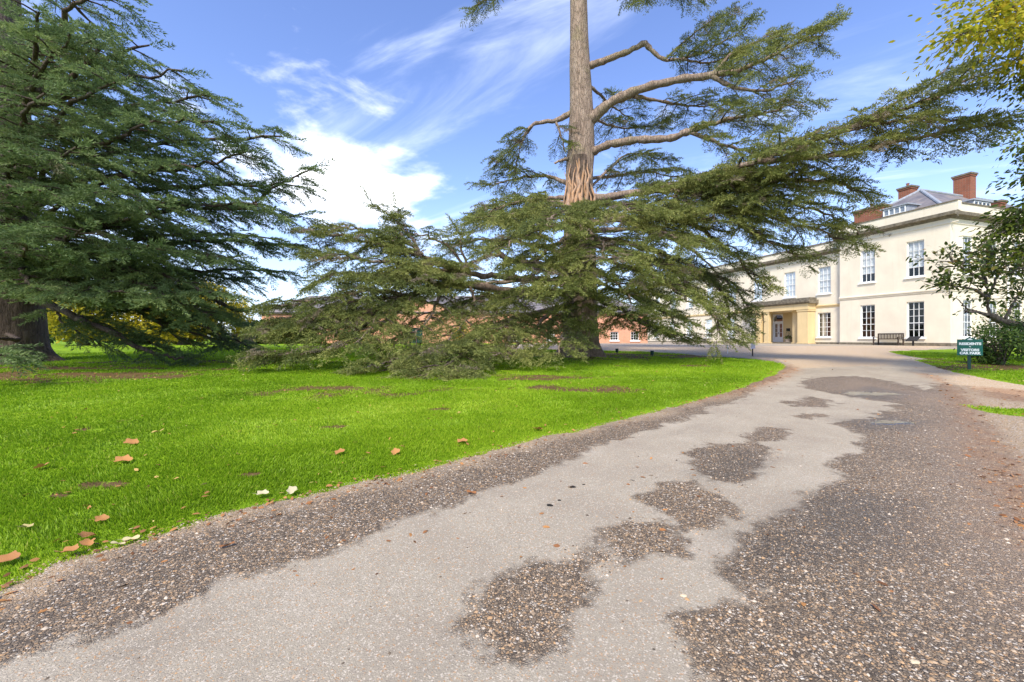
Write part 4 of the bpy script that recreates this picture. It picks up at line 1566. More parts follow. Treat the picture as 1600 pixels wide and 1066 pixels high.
        a_, b_ = (hx, hy, t - hd), (tx, ty, t - td)
        mx_ = (hx * .5 + tx * .5 + rr.normal() * 6, hy * .5 + ty * .5 - 8 + rr.normal() * 4, t - (hd + td) / 2)
        go([a_, mx_, b_], .07, .02, .12, sp, .06, dens=1.15, droop=.28, tint=rr.normal() * .06 - .02, dead=.1)
    # boughs whose ends hang into the top of the view
    go([(903, -60, t), (850, -55, t - .8), (795, -25, t - 1.6), (745, 8, t - 2.2)], .12, .02, .5, 1.0, .04, droop=.4, tint=-.15)
    go([(905, -70, t), (970, -60, t - 1), (1030, -30, t - 2), (1090, -5, t - 2.6)], .12, .02, .35, 1.0, .04, droop=.4, tint=-.15)
    go([(905, -50, t), (945, -40, t - .6), (980, -20, t - 1.2), (1000, 0, t - 1.6)], .08, .02, .5, .7, .04, droop=.4, tint=-.15)
    go([(903, -150, t), (820, -160, t - 1), (740, -140, t - 2.4)], .10, .02, .3, 1.6, .04)
    go([(903, -170, t), (990, -170, t - 1), (1080, -130, t - 2.4)], .10, .02, .3, 1.6, .04)

    link('limbs', T.bark_mesh('limbs'), M['bark'], root)
    tag(link('twigs', T.twig_mesh('twigs'), M['bark_dark'], root), kind='stuff')
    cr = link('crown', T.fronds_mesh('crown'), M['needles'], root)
    tag(cr, kind='stuff')
    print('mid cedar fronds', len(T.fr))


build_mid_cedar()


# ------------------------------------------------------------------ left cedar
def build_left_cedar():
    T = Tree(9)
    T.k = .62
    T.fs = 1.12
    T.tpl = FR_LONG
    TD = 16.0
    bx, by = (8 - 800) / F * TD, TD
    root = empty('cedar_tree', (bx, by, float(tz(bx, by))))
    tag(root, 'huge dark cedar with thick trunk at the left edge of the lawn', 'tree')
    tp = [at(12, 580, TD), at(10, 530, TD), at(6, 400, TD), at(0, 200, TD), at(-6, 0, TD), at(-10, -200, TD), at(-12, -330, TD)]
    link('trunk', trunk_mesh('trunk', tp, [1.15, 1.05, .98, .85, .62, .4, .15], 33, flare=1.3, sides=36), M['bark_dark'], root)
    r = np.random.default_rng(12)

    def bough(tip, rise=.6, spread=1.9, f0=.28, r0=.17, droop=.3, tint=0., dens=1.25, y0=None, mid=None, jit=.05, **kw):
        P1 = at(*tip)
        D0 = TD
        base = np.array([bx, by, 0.0])
        hv = P1[:2] - base[:2]
        Lh = np.linalg.norm(hv)
        z0 = y0 if y0 is not None else max(P1[2] + rise - .10 * Lh, 1.6)
        base[2] = z0
        base[:2] += hv / Lh * .5
        pts = [base]
        if mid:
            pts += [at(*m) for m in mid]
        else:
            for q in (.33, .66):
                p = base + (P1 - base) * q
                p[2] += rise * math.sin(math.pi * q) * .5 + r.normal() * .15
                p[:2] += r.normal(size=2) * .25
                pts.append(p)
        pts.append(P1)
        P = T.limb(pts, r0, .025, jit)
        T.foliate(P, f0, spread, droop, dens, tint=tint, **kw)
        return P

    tips = [((205, -5, 13.5), .3), ((150, 60, 12.5), .4), ((230, 68, 14), .4), ((285, 112, 14), .4), ((338, 150, 14.2), .4), ((330, 190, 13), .5), ((440, 212, 14.6), .5),
            ((390, 240, 14), .5), ((460, 290, 15.5), .6), ((478, 335, 15.4), .6), ((400, 320, 13.6), .6), ((465, 385, 16), .7), ((420, 370, 14.5), .7), ((440, 425, 16.5), .8),
            ((360, 400, 13.6), .8), ((380, 440, 17.5), .9), ((300, 255, 12.5), .5), ((240, 190, 12), .5), ((260, 320, 12.2), .6), ((180, 130, 11.6), .4), ((110, 60, 11.4), .3),
            ((60, 20, 11), .3), ((120, 230, 11), .5), ((180, 300, 11.2), .5), ((60, 150, 10.6), .4), ((50, 300, 10.6), .6), ((130, 360, 11), .7), ((230, 390, 12), .7), ((40, 380, 10.6), .7),
            ((300, 370, 17.5), .7), ((180, 110, 17), .4), ((20, 230, 10.4), .5)]
    for tip, rise in tips:
        hi = tip[1] < 240
        bough(tip, rise, spread=1.9 if tip[2] < 15 else 1.7, tint=(.0 if hi else -.08) - (.12 if tip[2] > 16.8 else 0) + r.normal() * .04, droop=.32, dead=.02)
    # upturned tip on the skyline
    P = T.limb([at(330, 318, 15), at(385, 322, 15.2), at(430, 292, 15.3), at(488, 264, 15.4)], .08, .02, .03)
    T.foliate(P, .2, .9, .3, 1.1, tint=-.05, dead=.02)
    # bare ascending limb against the sky
    P = T.limb([at(2, 178, 15.6), at(44, 152, 14.4), at(90, 132, 13.4), at(122, 112, 12.8), at(155, 78, 12.4)], .17, .04, .03)
    T.foliate(P, .6, 1.0, .3, 1.0, dead=.02)
    # long bare drooping limb
    P = T.limb([at(20, 395, 15.6), at(110, 405, 15.2), at(186, 429, 15), at(270, 447, 15.2), at(324, 457, 15.5), at(340, 472, 15.6), at(372, 485, 15.8), at(402, 480, 16)], .20, .04, .03)
    T.foliate(P, .55, 1.4, .3, 1.0, tint=-.1, dead=.02)
    # bright plate lying in front
    for tip in [((330, 458, 13.2)), ((270, 468, 12.6)), ((190, 455, 12.0)), ((120, 462, 11.6)), ((330, 492, 14.2)), ((60, 455, 11.4))]:
        bough(tip, .5, spread=1.6, tint=.10, droop=.25, dens=1.4, y0=at(0, 420, TD)[2], dead=.0, lift=.02)
    # low sweeping boughs to the ground
    P = T.limb([at(30, 455, 15.4), at(90, 482, 14.8), at(135, 505, 14.6), at(178, 520, 14.4), at(205, 538, 14.5), at(240, 551, 14.6), at(272, 560, 14.8), at(300, 561, 15)], .15, .035, .04)
    T.foliate(P, .45, .8, .2, .9, tint=-.15, dead=.05)
    for tip, s_ in [((412, 553, 17), 1.7), ((360, 540, 16.4), 1.7), ((300, 540, 16), 1.6), ((395, 520, 18), 1.6), ((330, 515, 17), 1.7)]:
        bough(tip, .9, spread=s_, tint=-.14, droop=.22, dens=1.0, y0=at(0, 450, TD)[2], f0=.4, dead=.03)
    for tip in [(250, 540, 15.6), (160, 538, 15.8)]:
        bough(tip, .5, spread=.9, tint=-.1, droop=.3, dens=.9, y0=at(0, 470, TD)[2], f0=.45, r0=.07, dead=.03)
    bough((2, 556, 9.6), .1, spread=.45, tint=.05, y0=1.5, f0=.85, jit=.01, r0=.08, dead=.0)
    # away from the camera and to the left, so the tree is whole
    for k in range(14):
        a = math.radians(r.uniform(60, 300))
        z = 3 + k * .95
        ln = 8.5 - .35 * k
        tipw = np.array([bx + ln * math.cos(a), by + ln * math.sin(a), z + .3])
        base = np.array([bx, by, z])
        P = T.limb([base, base + (tipw - base) * .5 + [0, 0, .4], tipw], .15, .03, .05)
        if tipw[1] > 6:
            T.foliate(P, .3, 1.7, .3, .8, tint=-.1, dead=.02)
    link('limbs', T.bark_mesh('limbs'), M['bark_dark'], root)
    tag(link('twigs', T.twig_mesh('twigs'), M['bark_dark'], root), kind='stuff')
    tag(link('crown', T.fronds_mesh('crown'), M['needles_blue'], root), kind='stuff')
    print('left cedar fronds', len(T.fr))


build_left_cedar()


# ------------------------------------------------------------------ broadleaf engine
LEAF = (np.array([[0, 0, 0], [.35, .24, .03], [.35, -.24, .03], [.75, .17, 0], [.75, -.17, 0], [1, 0, -.06]]), np.array([[0, 2, 1], [1, 2, 4], [1, 4, 3], [3, 4, 5]]))


def leaves_mesh(name, P, D, U, S, tint):
    V, T = LEAF
    y = np.cross(U, D)
    y /= np.linalg.norm(y, axis=1)[:, None] + 1e-9
    z = np.cross(D, y)
    W = P[:, None] + S[:, None, None] * (V[None, :, 0:1] * D[:, None] + V[None, :, 1:2] * y[:, None] + V[None, :, 2:3] * z[:, None])
    TT = T[None] + (np.arange(len(P)) * len(V))[:, None, None]
    return mesh_np(name, W.reshape(-1, 3), TT.reshape(-1, 3), {'tint': np.repeat(np.clip(tint, 0, 1), len(V))})


def unitn(A):
    return A / (np.linalg.norm(A, axis=1)[:, None] + 1e-9)


class Broad:
    def __init__(self, seed):
        self.r = np.random.default_rng(seed)
        self.t = Tree(seed)
        self.P, self.D, self.U, self.S, self.K = [], [], [], [], []

    def spray(self, path, n, size, spread, droop=.4, tint=.4, tv=.2, f0=0.0):
        r = self.r
        path = np.array(path)
        u = r.uniform(f0, 1, n) * (len(path) - 1.001)
        i = u.astype(int)
        p = path[i] + (path[i + 1] - path[i]) * (u - i)[:, None]
        tan = unitn(path[i + 1] - path[i])
        off = r.normal(size=(n, 3)) * spread * [1, 1, .6]
        D = unitn(tan * .5 + off / (spread + 1e-9) * .6 + [0, 0, -droop] + r.normal(size=(n, 3)) * .4)
        self.P.append(p + off)
        self.D.append(D)
        self.U.append(unitn(np.array([0, 0, 1.0]) + r.normal(size=(n, 3)) * .5))
        self.S.append(size * r.uniform(.6, 1.25, n))
        self.K.append(tint + r.normal(size=n) * tv)

    def blob(self, c, rad, n, size, tint=.4, tv=.2, shell=.55, clumps=0):
        r = self.r
        c, rad = np.array(c), np.array(rad)
        if clumps:
            q = unitn(r.normal(size=(clumps, 3))) * (r.uniform(shell, 1, clumps) ** .6)[:, None]
            w = q[r.integers(0, clumps, n)] * .85 + r.normal(size=(n, 3)) * .16
        else:
            w = unitn(r.normal(size=(n, 3))) * (r.uniform(shell ** 3, 1, n) ** (1 / 3))[:, None]
        P = c + w * rad
        ok = P[:, 2] > tz(P[:, 0], P[:, 1]) + .03
        P, w = P[ok], w[ok]
        m = len(P)
        self.P.append(P)
        self.D.append(unitn(w * .5 + r.normal(size=(m, 3)) * .7 + [0, 0, -.2]))
        self.U.append(unitn(w + [0, 0, .8] + r.normal(size=(m, 3)) * .4))
        self.S.append(size * r.uniform(.6, 1.3, m))
        self.K.append(tint + r.normal(size=m) * tv)

    def build(self, root, lm, bm, crown='crown', wood='limbs'):
        me = leaves_mesh(crown, np.vstack(self.P), np.vstack(self.D), np.vstack(self.U), np.concatenate(self.S), np.concatenate(self.K))
        tag(link(crown, me, lm, root), kind='stuff')
        if self.t.bv:
            link(wood, self.t.bark_mesh(wood), bm, root)


def build_magnolia():
    B = Broad(41)
    D = 17.0
    gx, gy = (1672 - 800) / F * D, D
    root = empty('magnolia_tree', (gx, gy, float(tz(gx, gy))))
    tag(root, 'spreading magnolia with olive leaves in front of the house side wall', 'tree')
    base = np.array([gx, gy, float(tz(gx, gy)) - .1])
    B.t.limb([base, at(1668, 545, D), at(1650, 525, D)], .26, .20, .02)
    m = B.t.limb([at(1652, 527, D), at(1610, 514, D), at(1570, 503, D), at(1545, 492, D)], .19, .12, .02)
    subs = [[(1545, 492, D), (1525, 487, D - .1), (1505, 478, D - .2), (1496, 462, D - .3)],
            [(1546, 493, D), (1543, 470, D), (1540, 440, D - .2), (1528, 405, D - .2)],
            [(1542, 465, D), (1520, 452, D - .3), (1490, 448, D - .5), (1462, 444, D - .6)],
            [(1543, 470, D), (1555, 440, D + .3), (1570, 410, D + .4), (1575, 385, D + .5)],
            [(1540, 440, D - .2), (1515, 425, D - .4), (1490, 412, D - .5), (1482, 392, D - .5)],
            [(1570, 503, D), (1580, 480, D + .3), (1595, 455, D + .5), (1615, 430, D + .6)],
            [(1610, 514, D), (1630, 480, D + .2), (1640, 440, D + .2), (1640, 400, D)],
            [(1525, 487, D - .1), (1512, 488, D - .3), (1506, 482, D - .4)],
            [(1541, 445, D), (1535, 420, D + .4), (1550, 395, D + .6), (1545, 380, D + .6)],
            [(1640, 450, D), (1620, 430, D - .6), (1595, 420, D - .9), (1570, 430, D - 1)]]
    for k, q in enumerate(subs):
        P = B.t.limb([at(*p) for p in q], .07, .012, .03, 6)
        if k not in (0, 7):
            B.spray(P, 80, .21, .30, .35, .45, .22, .3)
            for j in range(8):
                a = P[int(len(P) * random.uniform(.35, .95))]
                d = np.array([random.gauss(-.1, .6), random.gauss(0, .5), random.uniform(-.1, .7)])
                Q = B.t.limb([a, a + d * .5, a + d * .95 + [0, 0, .1]], .022, .006, .02, 4)
                B.spray(Q, 26, .20, .16, .3, .45 + random.gauss(0, .12), .2, .2)
        else:
            B.spray(P, 10, .16, .12, .3, .4, .2, .5)
    B.build(root, M['magnolia'], M['bark_grey'])


build_magnolia()


def build_overhang():
    """broadleaf standing right of the view, its lower sprays hanging into the corner"""
    B = Broad(55)
    gx, gy = 17.5, 11.0
    root = empty('beech_tree', (gx, gy, float(tz(gx, gy))))
    tag(root, 'tree with yellow green turning leaves hanging into the top right corner', 'tree')
    base = np.array([gx, gy, float(tz(gx, gy)) - .1])
    link('trunk', trunk_mesh('trunk', [base, base + [0, 0, 4], base + [.2, .1, 9], base + [.1, 0, 14]], [.42, .33, .25, .1], 44, 18, flare=.9), M['bark_grey'], root)
    for z0, q, n, tint, s in [
        (8.5, [(1680, 40, 9.6), (1610, 20, 9.2), (1520, -10, 9)], 520, .8, .42),
        (8.0, [(1690, 80, 9.6), (1620, 60, 9.2), (1545, 50, 9), (1500, 55, 8.8)], 460, .72, .34),
        (9.0, [(1690, 0, 10), (1620, -10, 9.5), (1560, 20, 9.3)], 460, .85, .42),
        (7.0, [(1690, 120, 10), (1640, 95, 9.6), (1585, 90, 9.4)], 340, .72, .32),
        (6.5, [(1690, 180, 10.4), (1640, 150, 10), (1580, 120, 9.8)], 200, .35, .30),
        (5.5, [(1700, 225, 10.4), (1650, 220, 10), (1595, 230, 9.8)], 160, .08, .30),
        (5.0, [(1700, 270, 10.4), (1650, 265, 10), (1590, 280, 9.8)], 230, .05, .28),
        (4.6, [(1700, 310, 10.4), (1650, 310, 10), (1600, 330, 9.8), (1575, 345, 9.7)], 260, .08, .26),
        (4.2, [(1700, 350, 10.4), (1650, 345, 10), (1600, 350, 9.8), (1565, 362, 9.7)], 230, .12, .22),
        (4.0, [(1700, 395, 10.4), (1650, 380, 10), (1615, 385, 9.8), (1590, 395, 9.7)], 160, .15, .22)]:
        pts = [at(*p) for p in q]
        st = base + [0, 0, z0]
        P = B.t.limb([st, (st + pts[0]) / 2 + [0, 0, .3]] + pts, .09, .01, .03, 6)
        B.spray(P, int(n * 1.9), .13, s, .35, tint, .2, .45)
        for j in range(16):
            a = P[int(len(P) * random.uniform(.55, .99))]
            d = np.array([random.uniform(-.9, .0), random.gauss(-.1, .3), random.uniform(-.5, .1)])
            Q = B.t.limb([a, a + d * .4, a + d * .8 + [0, 0, -.1]], .012, .004, .02, 4)
            B.spray(Q, 26, .11, .10, .4, tint, .15, .1)
    for k in range(26):
        c = base + [random.uniform(-1.0, 4), random.uniform(-2.5, 3.5), random.uniform(5.5, 14)]
        B.blob(c, (1.3, 1.3, .9), 220, .13, .45, .2)
    B.build(root, M['beech'], M['bark_grey'])


build_overhang()


def shrub(name, label, cat, px, py, rx, h, mt, n, size, tint, tv, seed, D=None, ry=None, clumps=26, group=None):
    B = Broad(seed)
    gx, gy = gp(px, py) if D is None else ((px - 800) / F * D, D)
    gz = float(tz(gx, gy))
    root = empty(name, (gx, gy, gz))
    tag(root, label, cat, group)
    B.blob((gx, gy, gz + h * .46), (rx, ry or rx, h * .56), n, size, tint, tv, .35, clumps)
    for k in range(9):
        a = B.r.uniform(0, 2 * math.pi)
        e = np.array([gx + math.cos(a) * rx * .7, gy + math.sin(a) * (ry or rx) * .7, gz + h * B.r.uniform(.5, .9)])
        b0 = np.array([gx + math.cos(a) * .06, gy + math.sin(a) * .06, gz - .05])
        B.t.limb([b0, (b0 + e) / 2 + [0, 0, .1 * h], e], .02 + .012 * h, .006, .02, 5)
    B.build(root, mt, M['bark_grey'], 'foliage', 'stems')
    return root


shrub('evergreen_shrub', 'round dark evergreen shrub beside the green car park sign', 'shrub', 1562, 570, .92, 1.55, M['shrub'], 2600, .11, .32, .22, 71)
shrub('evergreen_shrub', 'taller dark shrub half hidden under the magnolia at the right edge', 'shrub', 1635, 566, 1.2, 2.0, M['darkleaf'], 2600, .13, .35, .22, 72)
shrub('evergreen_shrub', 'pale leafed shrub against the house wall behind the dark shrub', 'shrub', 1572, 549, 1.2, 2.6, M['shrub'], 2400, .12, .6, .2, 73)


def broad_tree(name, label, px, D, h, rx, mt, n, size, tint, seed, trunk=.25, base=.25, clumps=40):
    B = Broad(seed)
    gx, gy = (px - 800) / F * D, D
    gz = float(tz(gx, gy))
    root = empty(name, (gx, gy, gz))
    tag(root, label, 'tree')
    B.blob((gx, gy, gz + h * (.5 + base / 2)), (rx, rx, h * (1 - base) / 2), n, size, tint, .22, .35, clumps)
    b0 = np.array([gx, gy, gz - .1])
    link('trunk', trunk_mesh('trunk', [b0, b0 + [0, 0, h * .3], b0 + [.1, 0, h * .62], b0 + [.1, .1, h * .9]], [trunk, trunk * .7, trunk * .4, .04], seed, 12, flare=.5, n=20), M['bark_grey'], root)
    for k in range(10):
        a = B.r.uniform(0, 6.28)
        z = gz + h * B.r.uniform(.3, .7)
        s = np.array([gx, gy, z])
        e = s + [math.cos(a) * rx * .75, math.sin(a) * rx * .75, h * .14]
        B.t.limb([s, (s + e) / 2 + [0, 0, .1], e], trunk * .35, .015, .05, 5)
    B.build(root, mt, M['bark_grey'])


broad_tree('maple_tree', 'golden yellow autumn tree seen behind the low boughs of the left cedar', 285, 33, 5.4, 3.6, M['yellow'], 7500, .31, .45, 81, .3, .02, 70)
broad_tree('maple_tree', 'yellow green tree just right of the left cedar trunk', 130, 31, 5.0, 3.0, M['yellow'], 5500, .31, .2, 82, .3, .02, 50)
broad_tree('maple_tree', 'small golden tree by the fence at the end of the hedge', 372, 38, 4.4, 1.9, M['yellow'], 2400, .24, .4, 83, .2, .1, 30)
for k, (px, D, rx, h, lb) in enumerate([
    (190, 37, 3.2, 1.9, 'clipped dark hedge at the far lawn edge under the yellow tree'),
    (255, 38, 2.8, 1.7, 'grey green bush left of the wooden fence on the far lawn edge'),
    (418, 39, 2.0, 2.0, 'mixed green bush beside the left end of the brick stable block'),
    (30, 36, 4.0, 2.4, 'dark bush behind the left cedar trunk on the far lawn edge'),
    (470, 40, 2.2, 1.5, 'low green bush against the brick stable wall near its left end')]):
    shrub('garden_bush', lb, 'bush', px, 0, rx, h, M['shrub'], 3600, .32, .45, .2, 90 + k, D=D, ry=1.4)
for k, (px, D, h, lb) in enumerate([(722, 41.6, 2.2, 'golden climber on the stable wall right of the small white window'),
                                    (560, 41.6, 1.6, 'golden climber on the stable wall beside the left white window'),
                                    (632, 41.2, 1.9, 'bright green bush by the stable archway')]):
    shrub('climbing_plant', lb, 'plant', px, 0, .9, h, M['yellow'] if k < 2 else M['shrub'], 900, .18, .3 if k else .5, .25, 110 + k, D=D, ry=.4)


# far belt of trees along the horizon
def build_far_trees():
    B = Broad(140)
    for k in range(46):
        x = -260 + k * 7.5 + random.uniform(-3, 3)
        y = 150 + random.uniform(-15, 25)
        h = random.uniform(4, 7.5)
        B.blob((x, y, .9 + h * .4), (5.5, 4, h * .6), 200, 1.2, random.uniform(.2, .7), .2, .4, 10)
    me = leaves_mesh('distant_trees', np.vstack(B.P), np.vstack(B.D), np.vstack(B.U), np.concatenate(B.S), np.concatenate(B.K))
    tag(link('distant_trees', me, M['shrub']), 'far belt of hazy green trees along the horizon', 'trees', kind='stuff')


build_far_trees()


# fence of pales at the far lawn edge
def build_fence():
    D = 37.5
    x0, x1 = (362 - 800) / F * D, (400 - 800) / F * D
    gz = float(tz(0, D))
    e = empty('wooden_fence', ((x0 + x1) / 2, D, gz))
    tag(e, 'short run of weathered pale fence beyond the far lawn', 'fence')
    n = 15
    for k in range(n):
        x = x0 + (x1 - x0) * k / n
        m = MB()
        hh = .95 + .05 * math.sin(k * 2.1)
        m.box(x, x + .115, D, D + .02, gz, gz + hh)
        m.build('pale', M['fence'], e)
    for z in (.3, .75):
        m = MB()
        m.box(x0, x1, D + .021, D + .06, gz + z, gz + z + .07)
        m.build('rail', M['fence'], e)


build_fence()


# ------------------------------------------------------------------ furniture and signs
def text_mesh(body, size, fr, s, n, z, wide=1.0, bold=0.0):
    cu_ = bpy.data.curves.new('lettering', 'FONT')
    cu_.body = body
    cu_.size = size
    cu_.align_x = 'CENTER'
    cu_.extrude = .002
    cu_.offset = bold
    cu_.resolution_u = 3
    ob = bpy.data.objects.new('tmp', cu_)
    col.objects.link(ob)
    dg = bpy.context.evaluated_depsgraph_get()
    me = bpy.data.meshes.new_from_object(ob.evaluated_get(dg))
    me.materials.clear()
    for v in me.vertices:
        v.co = Vector(fr(s + v.co.x * wide, n + v.co.z, z + v.co.y))
    bpy.data.objects.remove(ob)
    bpy.data.curves.remove(cu_)
    return me


def build_sign():
    gx, gy = gp(1515, 577)
    gz = float(tz(gx, gy))
    d = gy
    ang = math.radians(-30)      # turned part of the way to the road
    ca, sa = math.cos(ang), math.sin(ang)

    def fr(s, n, z):
        return (gx + s * ca + n * sa, gy + s * sa - n * ca, gz + z)
    e = empty('car_park_sign', (gx, gy, gz))
    tag(e, 'green car park sign with white capital lettering on a single dark post', 'sign')
    zt = EYE + (HOR - 530.5) / F * d - gz
    zb_ = EYE + (HOR - 555.5) / F * d - gz
    w = 41 / F * d / (ca - sa * (715 / F)) * .98
    h_ = zt - zb_
    p = MB()
    p.fbox(fr, -.035, .035, -.07, -.005, -.2, zt - .03)
    p.build('post', M['postgreen'], e, bevel=.006)
    b = MB()
    b.fbox(fr, -w / 2, w / 2, 0, .025, zb_, zt)
    # raised crest tab on top
    k = 10
    for q in range(k):
        x0, x1 = -w * .16 + w * .32 * q / k, -w * .16 + w * .32 * (q + 1) / k
        u = ((x0 + x1) / 2) / (w * .16)
        b.fbox(fr, x0, x1, .001, .024, zt, zt + .055 * (1 - u ** 4))
    bd_ = b.build('board', M['signgreen'], e, bevel=.004)
    for body, z, sz, wd in (('RESIDENTS', .66, .128, 1.32), ('&', .47, .105, 1.3), ('VISITORS', .275, .128, 1.3), ('CAR PARK', .075, .128, 1.32)):
        me = text_mesh(body, sz * h_ / .6 * .95, fr, 0, .0275, zb_ + z * h_, 1, .004)
        xs = [(v.co.x - gx) * ca + (v.co.y - gy) * sa for v in me.vertices]
        span = max(xs) - min(xs)
        want = {'RESIDENTS': .86, '&': .08, 'VISITORS': .72, 'CAR PARK': .82}[body] * w
        bpy.data.meshes.remove(me)
        me = text_mesh(body, sz * h_ / .6 * .95, fr, 0, .0275, zb_ + z * h_, want / span, .006)
        link('lettering', me, M['letter'], bd_)
    cr = MB()
    c = fr(0, .026, zt + .005)
    cr.fbox(fr, -.055, .055, .0252, .028, zt - .015, zt + .008)
    cr.fbox(fr, -.03, .03, .0252, .028, zt + .010, zt + .033)
    cr.build('crest', M['letter'], bd_)


build_sign()


def build_notice(px, pb, pt_, label, wpx, hpx, mat_):
    gx, gy = gp(px, pb)
    gz = float(tz(gx, gy))
    top = EYE + (HOR - pt_) / F * gy - gz
    e = empty('notice_post', (gx, gy, gz))
    tag(e, label, 'sign')
    m = MB()
    m.box(gx - .022, gx + .022, gy + .012, gy + .05, gz - .15, gz + top - .02)
    m.build('post', M['wood'], e, bevel=.004)
    m = MB()
    w, h_ = wpx / F * gy, hpx / F * gy
    m.box(gx - w / 2, gx + w / 2, gy - .01, gy + .011, gz + top - h_, gz + top)
    m.build('panel', mat_, e, bevel=.004)


build_notice(1176.5, 557, 535.5, 'small pale lilac notice on a thin post at the lawn end', 7, 9.5, M['lavender'])


def thin_post(px, pb, pt_, r, m_, label, cat, name):
    gx, gy = gp(px, pb)
    gz = float(tz(gx, gy))
    top = EYE + (HOR - pt_) / F * gy - gz
    m = MB()
    m.lathe((gx, gy, gz - .1), [(r, 0), (r, top + .04), (r * .8, top + .07), (r * .5, top + .1)], 8)
    o = m.build(name, m_)
    tag(o, label, cat)


thin_post(1137, 553, 540, .02, M['trim'], 'thin white marker post at the gravel edge left of the lilac notice', 'post', 'marker_post')


def ground_light(px, pb, label):
    gx, gy = gp(px, pb)
    gz = float(tz(gx, gy))
    e = empty('ground_light', (gx, gy, gz))
    tag(e, label, 'lamp', 'green lamps under the middle cedar')
    m = MB()
    m.lathe((gx, gy, gz - .05), [(.02, 0), (.02, .16)], 6)
    m.build('stake', M['postgreen'], e)
    m = MB()
    m.lathe((gx, gy, gz + .10), [(.05, 0), (.075, .03), (.075, .15), (.085, .16), (.07, .18)], 10)
    m.build('housing', M['postgreen'], e)


ground_light(964, 554, 'small dark green ground lamp just right of the middle cedar trunk')
ground_light(1019, 558, 'small dark green ground lamp further right under the drooping boughs')


def build_bench():
    def fr(s, n, z):
        p = C0 + (2.4 + s) * D1 + (.35 + n) * N1
        return (p[0], p[1], .80 + z)
    c = fr(.8, .3, 0)
    e = empty('garden_bench', c)
    tag(e, 'dark weathered wooden bench against the front wall of the house', 'bench')
    for a in (0, 1.58):
        for n0, hh in ((0, .92), (.52, .62)):
            m = MB()
            m.fbox(fr, a, a + .07, n0, n0 + .07, 0, hh)
            m.build('leg', M['wood'], e, bevel=.006)
        m = MB()
        m.fbox(fr, a - .01, a + .08, .05, .64, .621, .665)
        m.build('armrest', M['wood'], e, bevel=.006)
    for k in range(5):
        m = MB()
        m.fbox(fr, .01, 1.64, .09 + k * .095, .17 + k * .095, .41, .44)
        m.build('seat_slat', M['wood'], e)
    m = MB()
    m.fbox(fr, .0, 1.65, -.01, .06, .84, .93)
    m.build('top_rail', M['wood'], e, bevel=.006)
    m = MB()
    m.fbox(fr, .071, 1.579, .005, .055, .47, .54)
    m.build('back_rail', M['wood'], e)
    for k in range(15):
        s = .12 + k * 1.36 / 14
        m = MB()
        m.fbox(fr, s, s + .05, .015, .04, .541, .839)
        m.build('back_slat', M['wood'], e)


build_bench()


def build_lectern():
    def fr(s, n, z):
        p = C0 + (1.55 + s) * D1 + (.9 + n) * N1
        return (p[0], p[1], .79 + z)
    e = empty('information_board', fr(0, 0, 0))
    tag(e, 'small dark tilted information board on a short leg right of the bench', 'sign')
    m = MB()
    m.fbox(fr, -.04, .04, -.04, .04, -.1, .45)
    m.build('leg', M['iron'], e)
    m = MB()
    m.box8([fr(-.33, -.22, .66), fr(-.33, -.22, .70), fr(-.33, .2, .38), fr(-.33, .2, .42), fr(.33, -.22, .66), fr(.33, -.22, .70), fr(.33, .2, .38), fr(.33, .2, .42)])
    m.build('panel', M['iron'], e)


build_lectern()


def planter(s, n, label, cone):
    x, y, _ = fr_main(s, n, 0)
    gz = float(tz(x, y)) if n > .8 else .90
    e = empty('potted_plant', (x, y, gz))
    tag(e, label, 'plant')
    m = MB()
    m.lathe((x, y, gz), [(.17, 0), (.20, .04), (.24, .30), (.29, .36), (.29, .42), (.24, .42), (.22, .38)], 16)
    m.build('pot', M['terracotta'], e)
    B = Broad(int(s * 7))
    if cone:
        r = B.r
        k = 900
        h = r.uniform(0, 1, k) ** .7
        a = r.uniform(0, 6.28, k)
        rad = .30 * (1 - h) + .02
        P = np.stack([x + rad * np.cos(a), y + rad * np.sin(a), gz + .40 + .85 * (1 - (1 - h))], 1)
        P[:, 2] = gz + .40 + .80 * h
        B.P.append(P)
        w = unitn(np.stack([np.cos(a), np.sin(a), np.full(k, .4)], 1))
        B.D.append(unitn(w + r.normal(size=(k, 3)) * .5))
        B.U.append(unitn(w + r.normal(size=(k, 3)) * .3))
        B.S.append(np.full(k, .07))
        B.K.append(r.uniform(0, 1, k))
    else:
        B.blob((x, y, gz + .52), (.34, .34, .16), 160, .13, .5, .2, .2)
        P = B.t.limb([np.array([x, y, gz + .4]), np.array([x + .03, y, gz + .8]), np.array([x - .03, y, gz + 1.2])], .02, .008, .01, 5)
        B.spray(P, 50, .12, .10, .1, .5, .2, .3)
    B.build(e, M['topiary'] if cone else M['shrub'], M['bark_grey'], 'foliage', 'stems')


planter(14.7, .95, 'clipped cone topiary in a stone pot left of the portico', True)
planter(12.85, -1.3, 'leafy plant in a pale pot beside the white front door', False)

# ------------------------------------------------------------------ grass, stones, leaves
def scatter_polar(n, r0, r1, a0, a1, rng, power=1.0):
    u = rng.uniform(0, 1, n) ** power
    r = np.exp(math.log(r0) + u * (math.log(r1) - math.log(r0)))
    a = np.radians(rng.uniform(a0, a1, n))
    return r * np.sin(a), r * np.cos(a), r


def gz_np(X, Y):
    return tz(X, Y) + .02 * (vnoise(X * .5, Y * .5, 5) - .5)


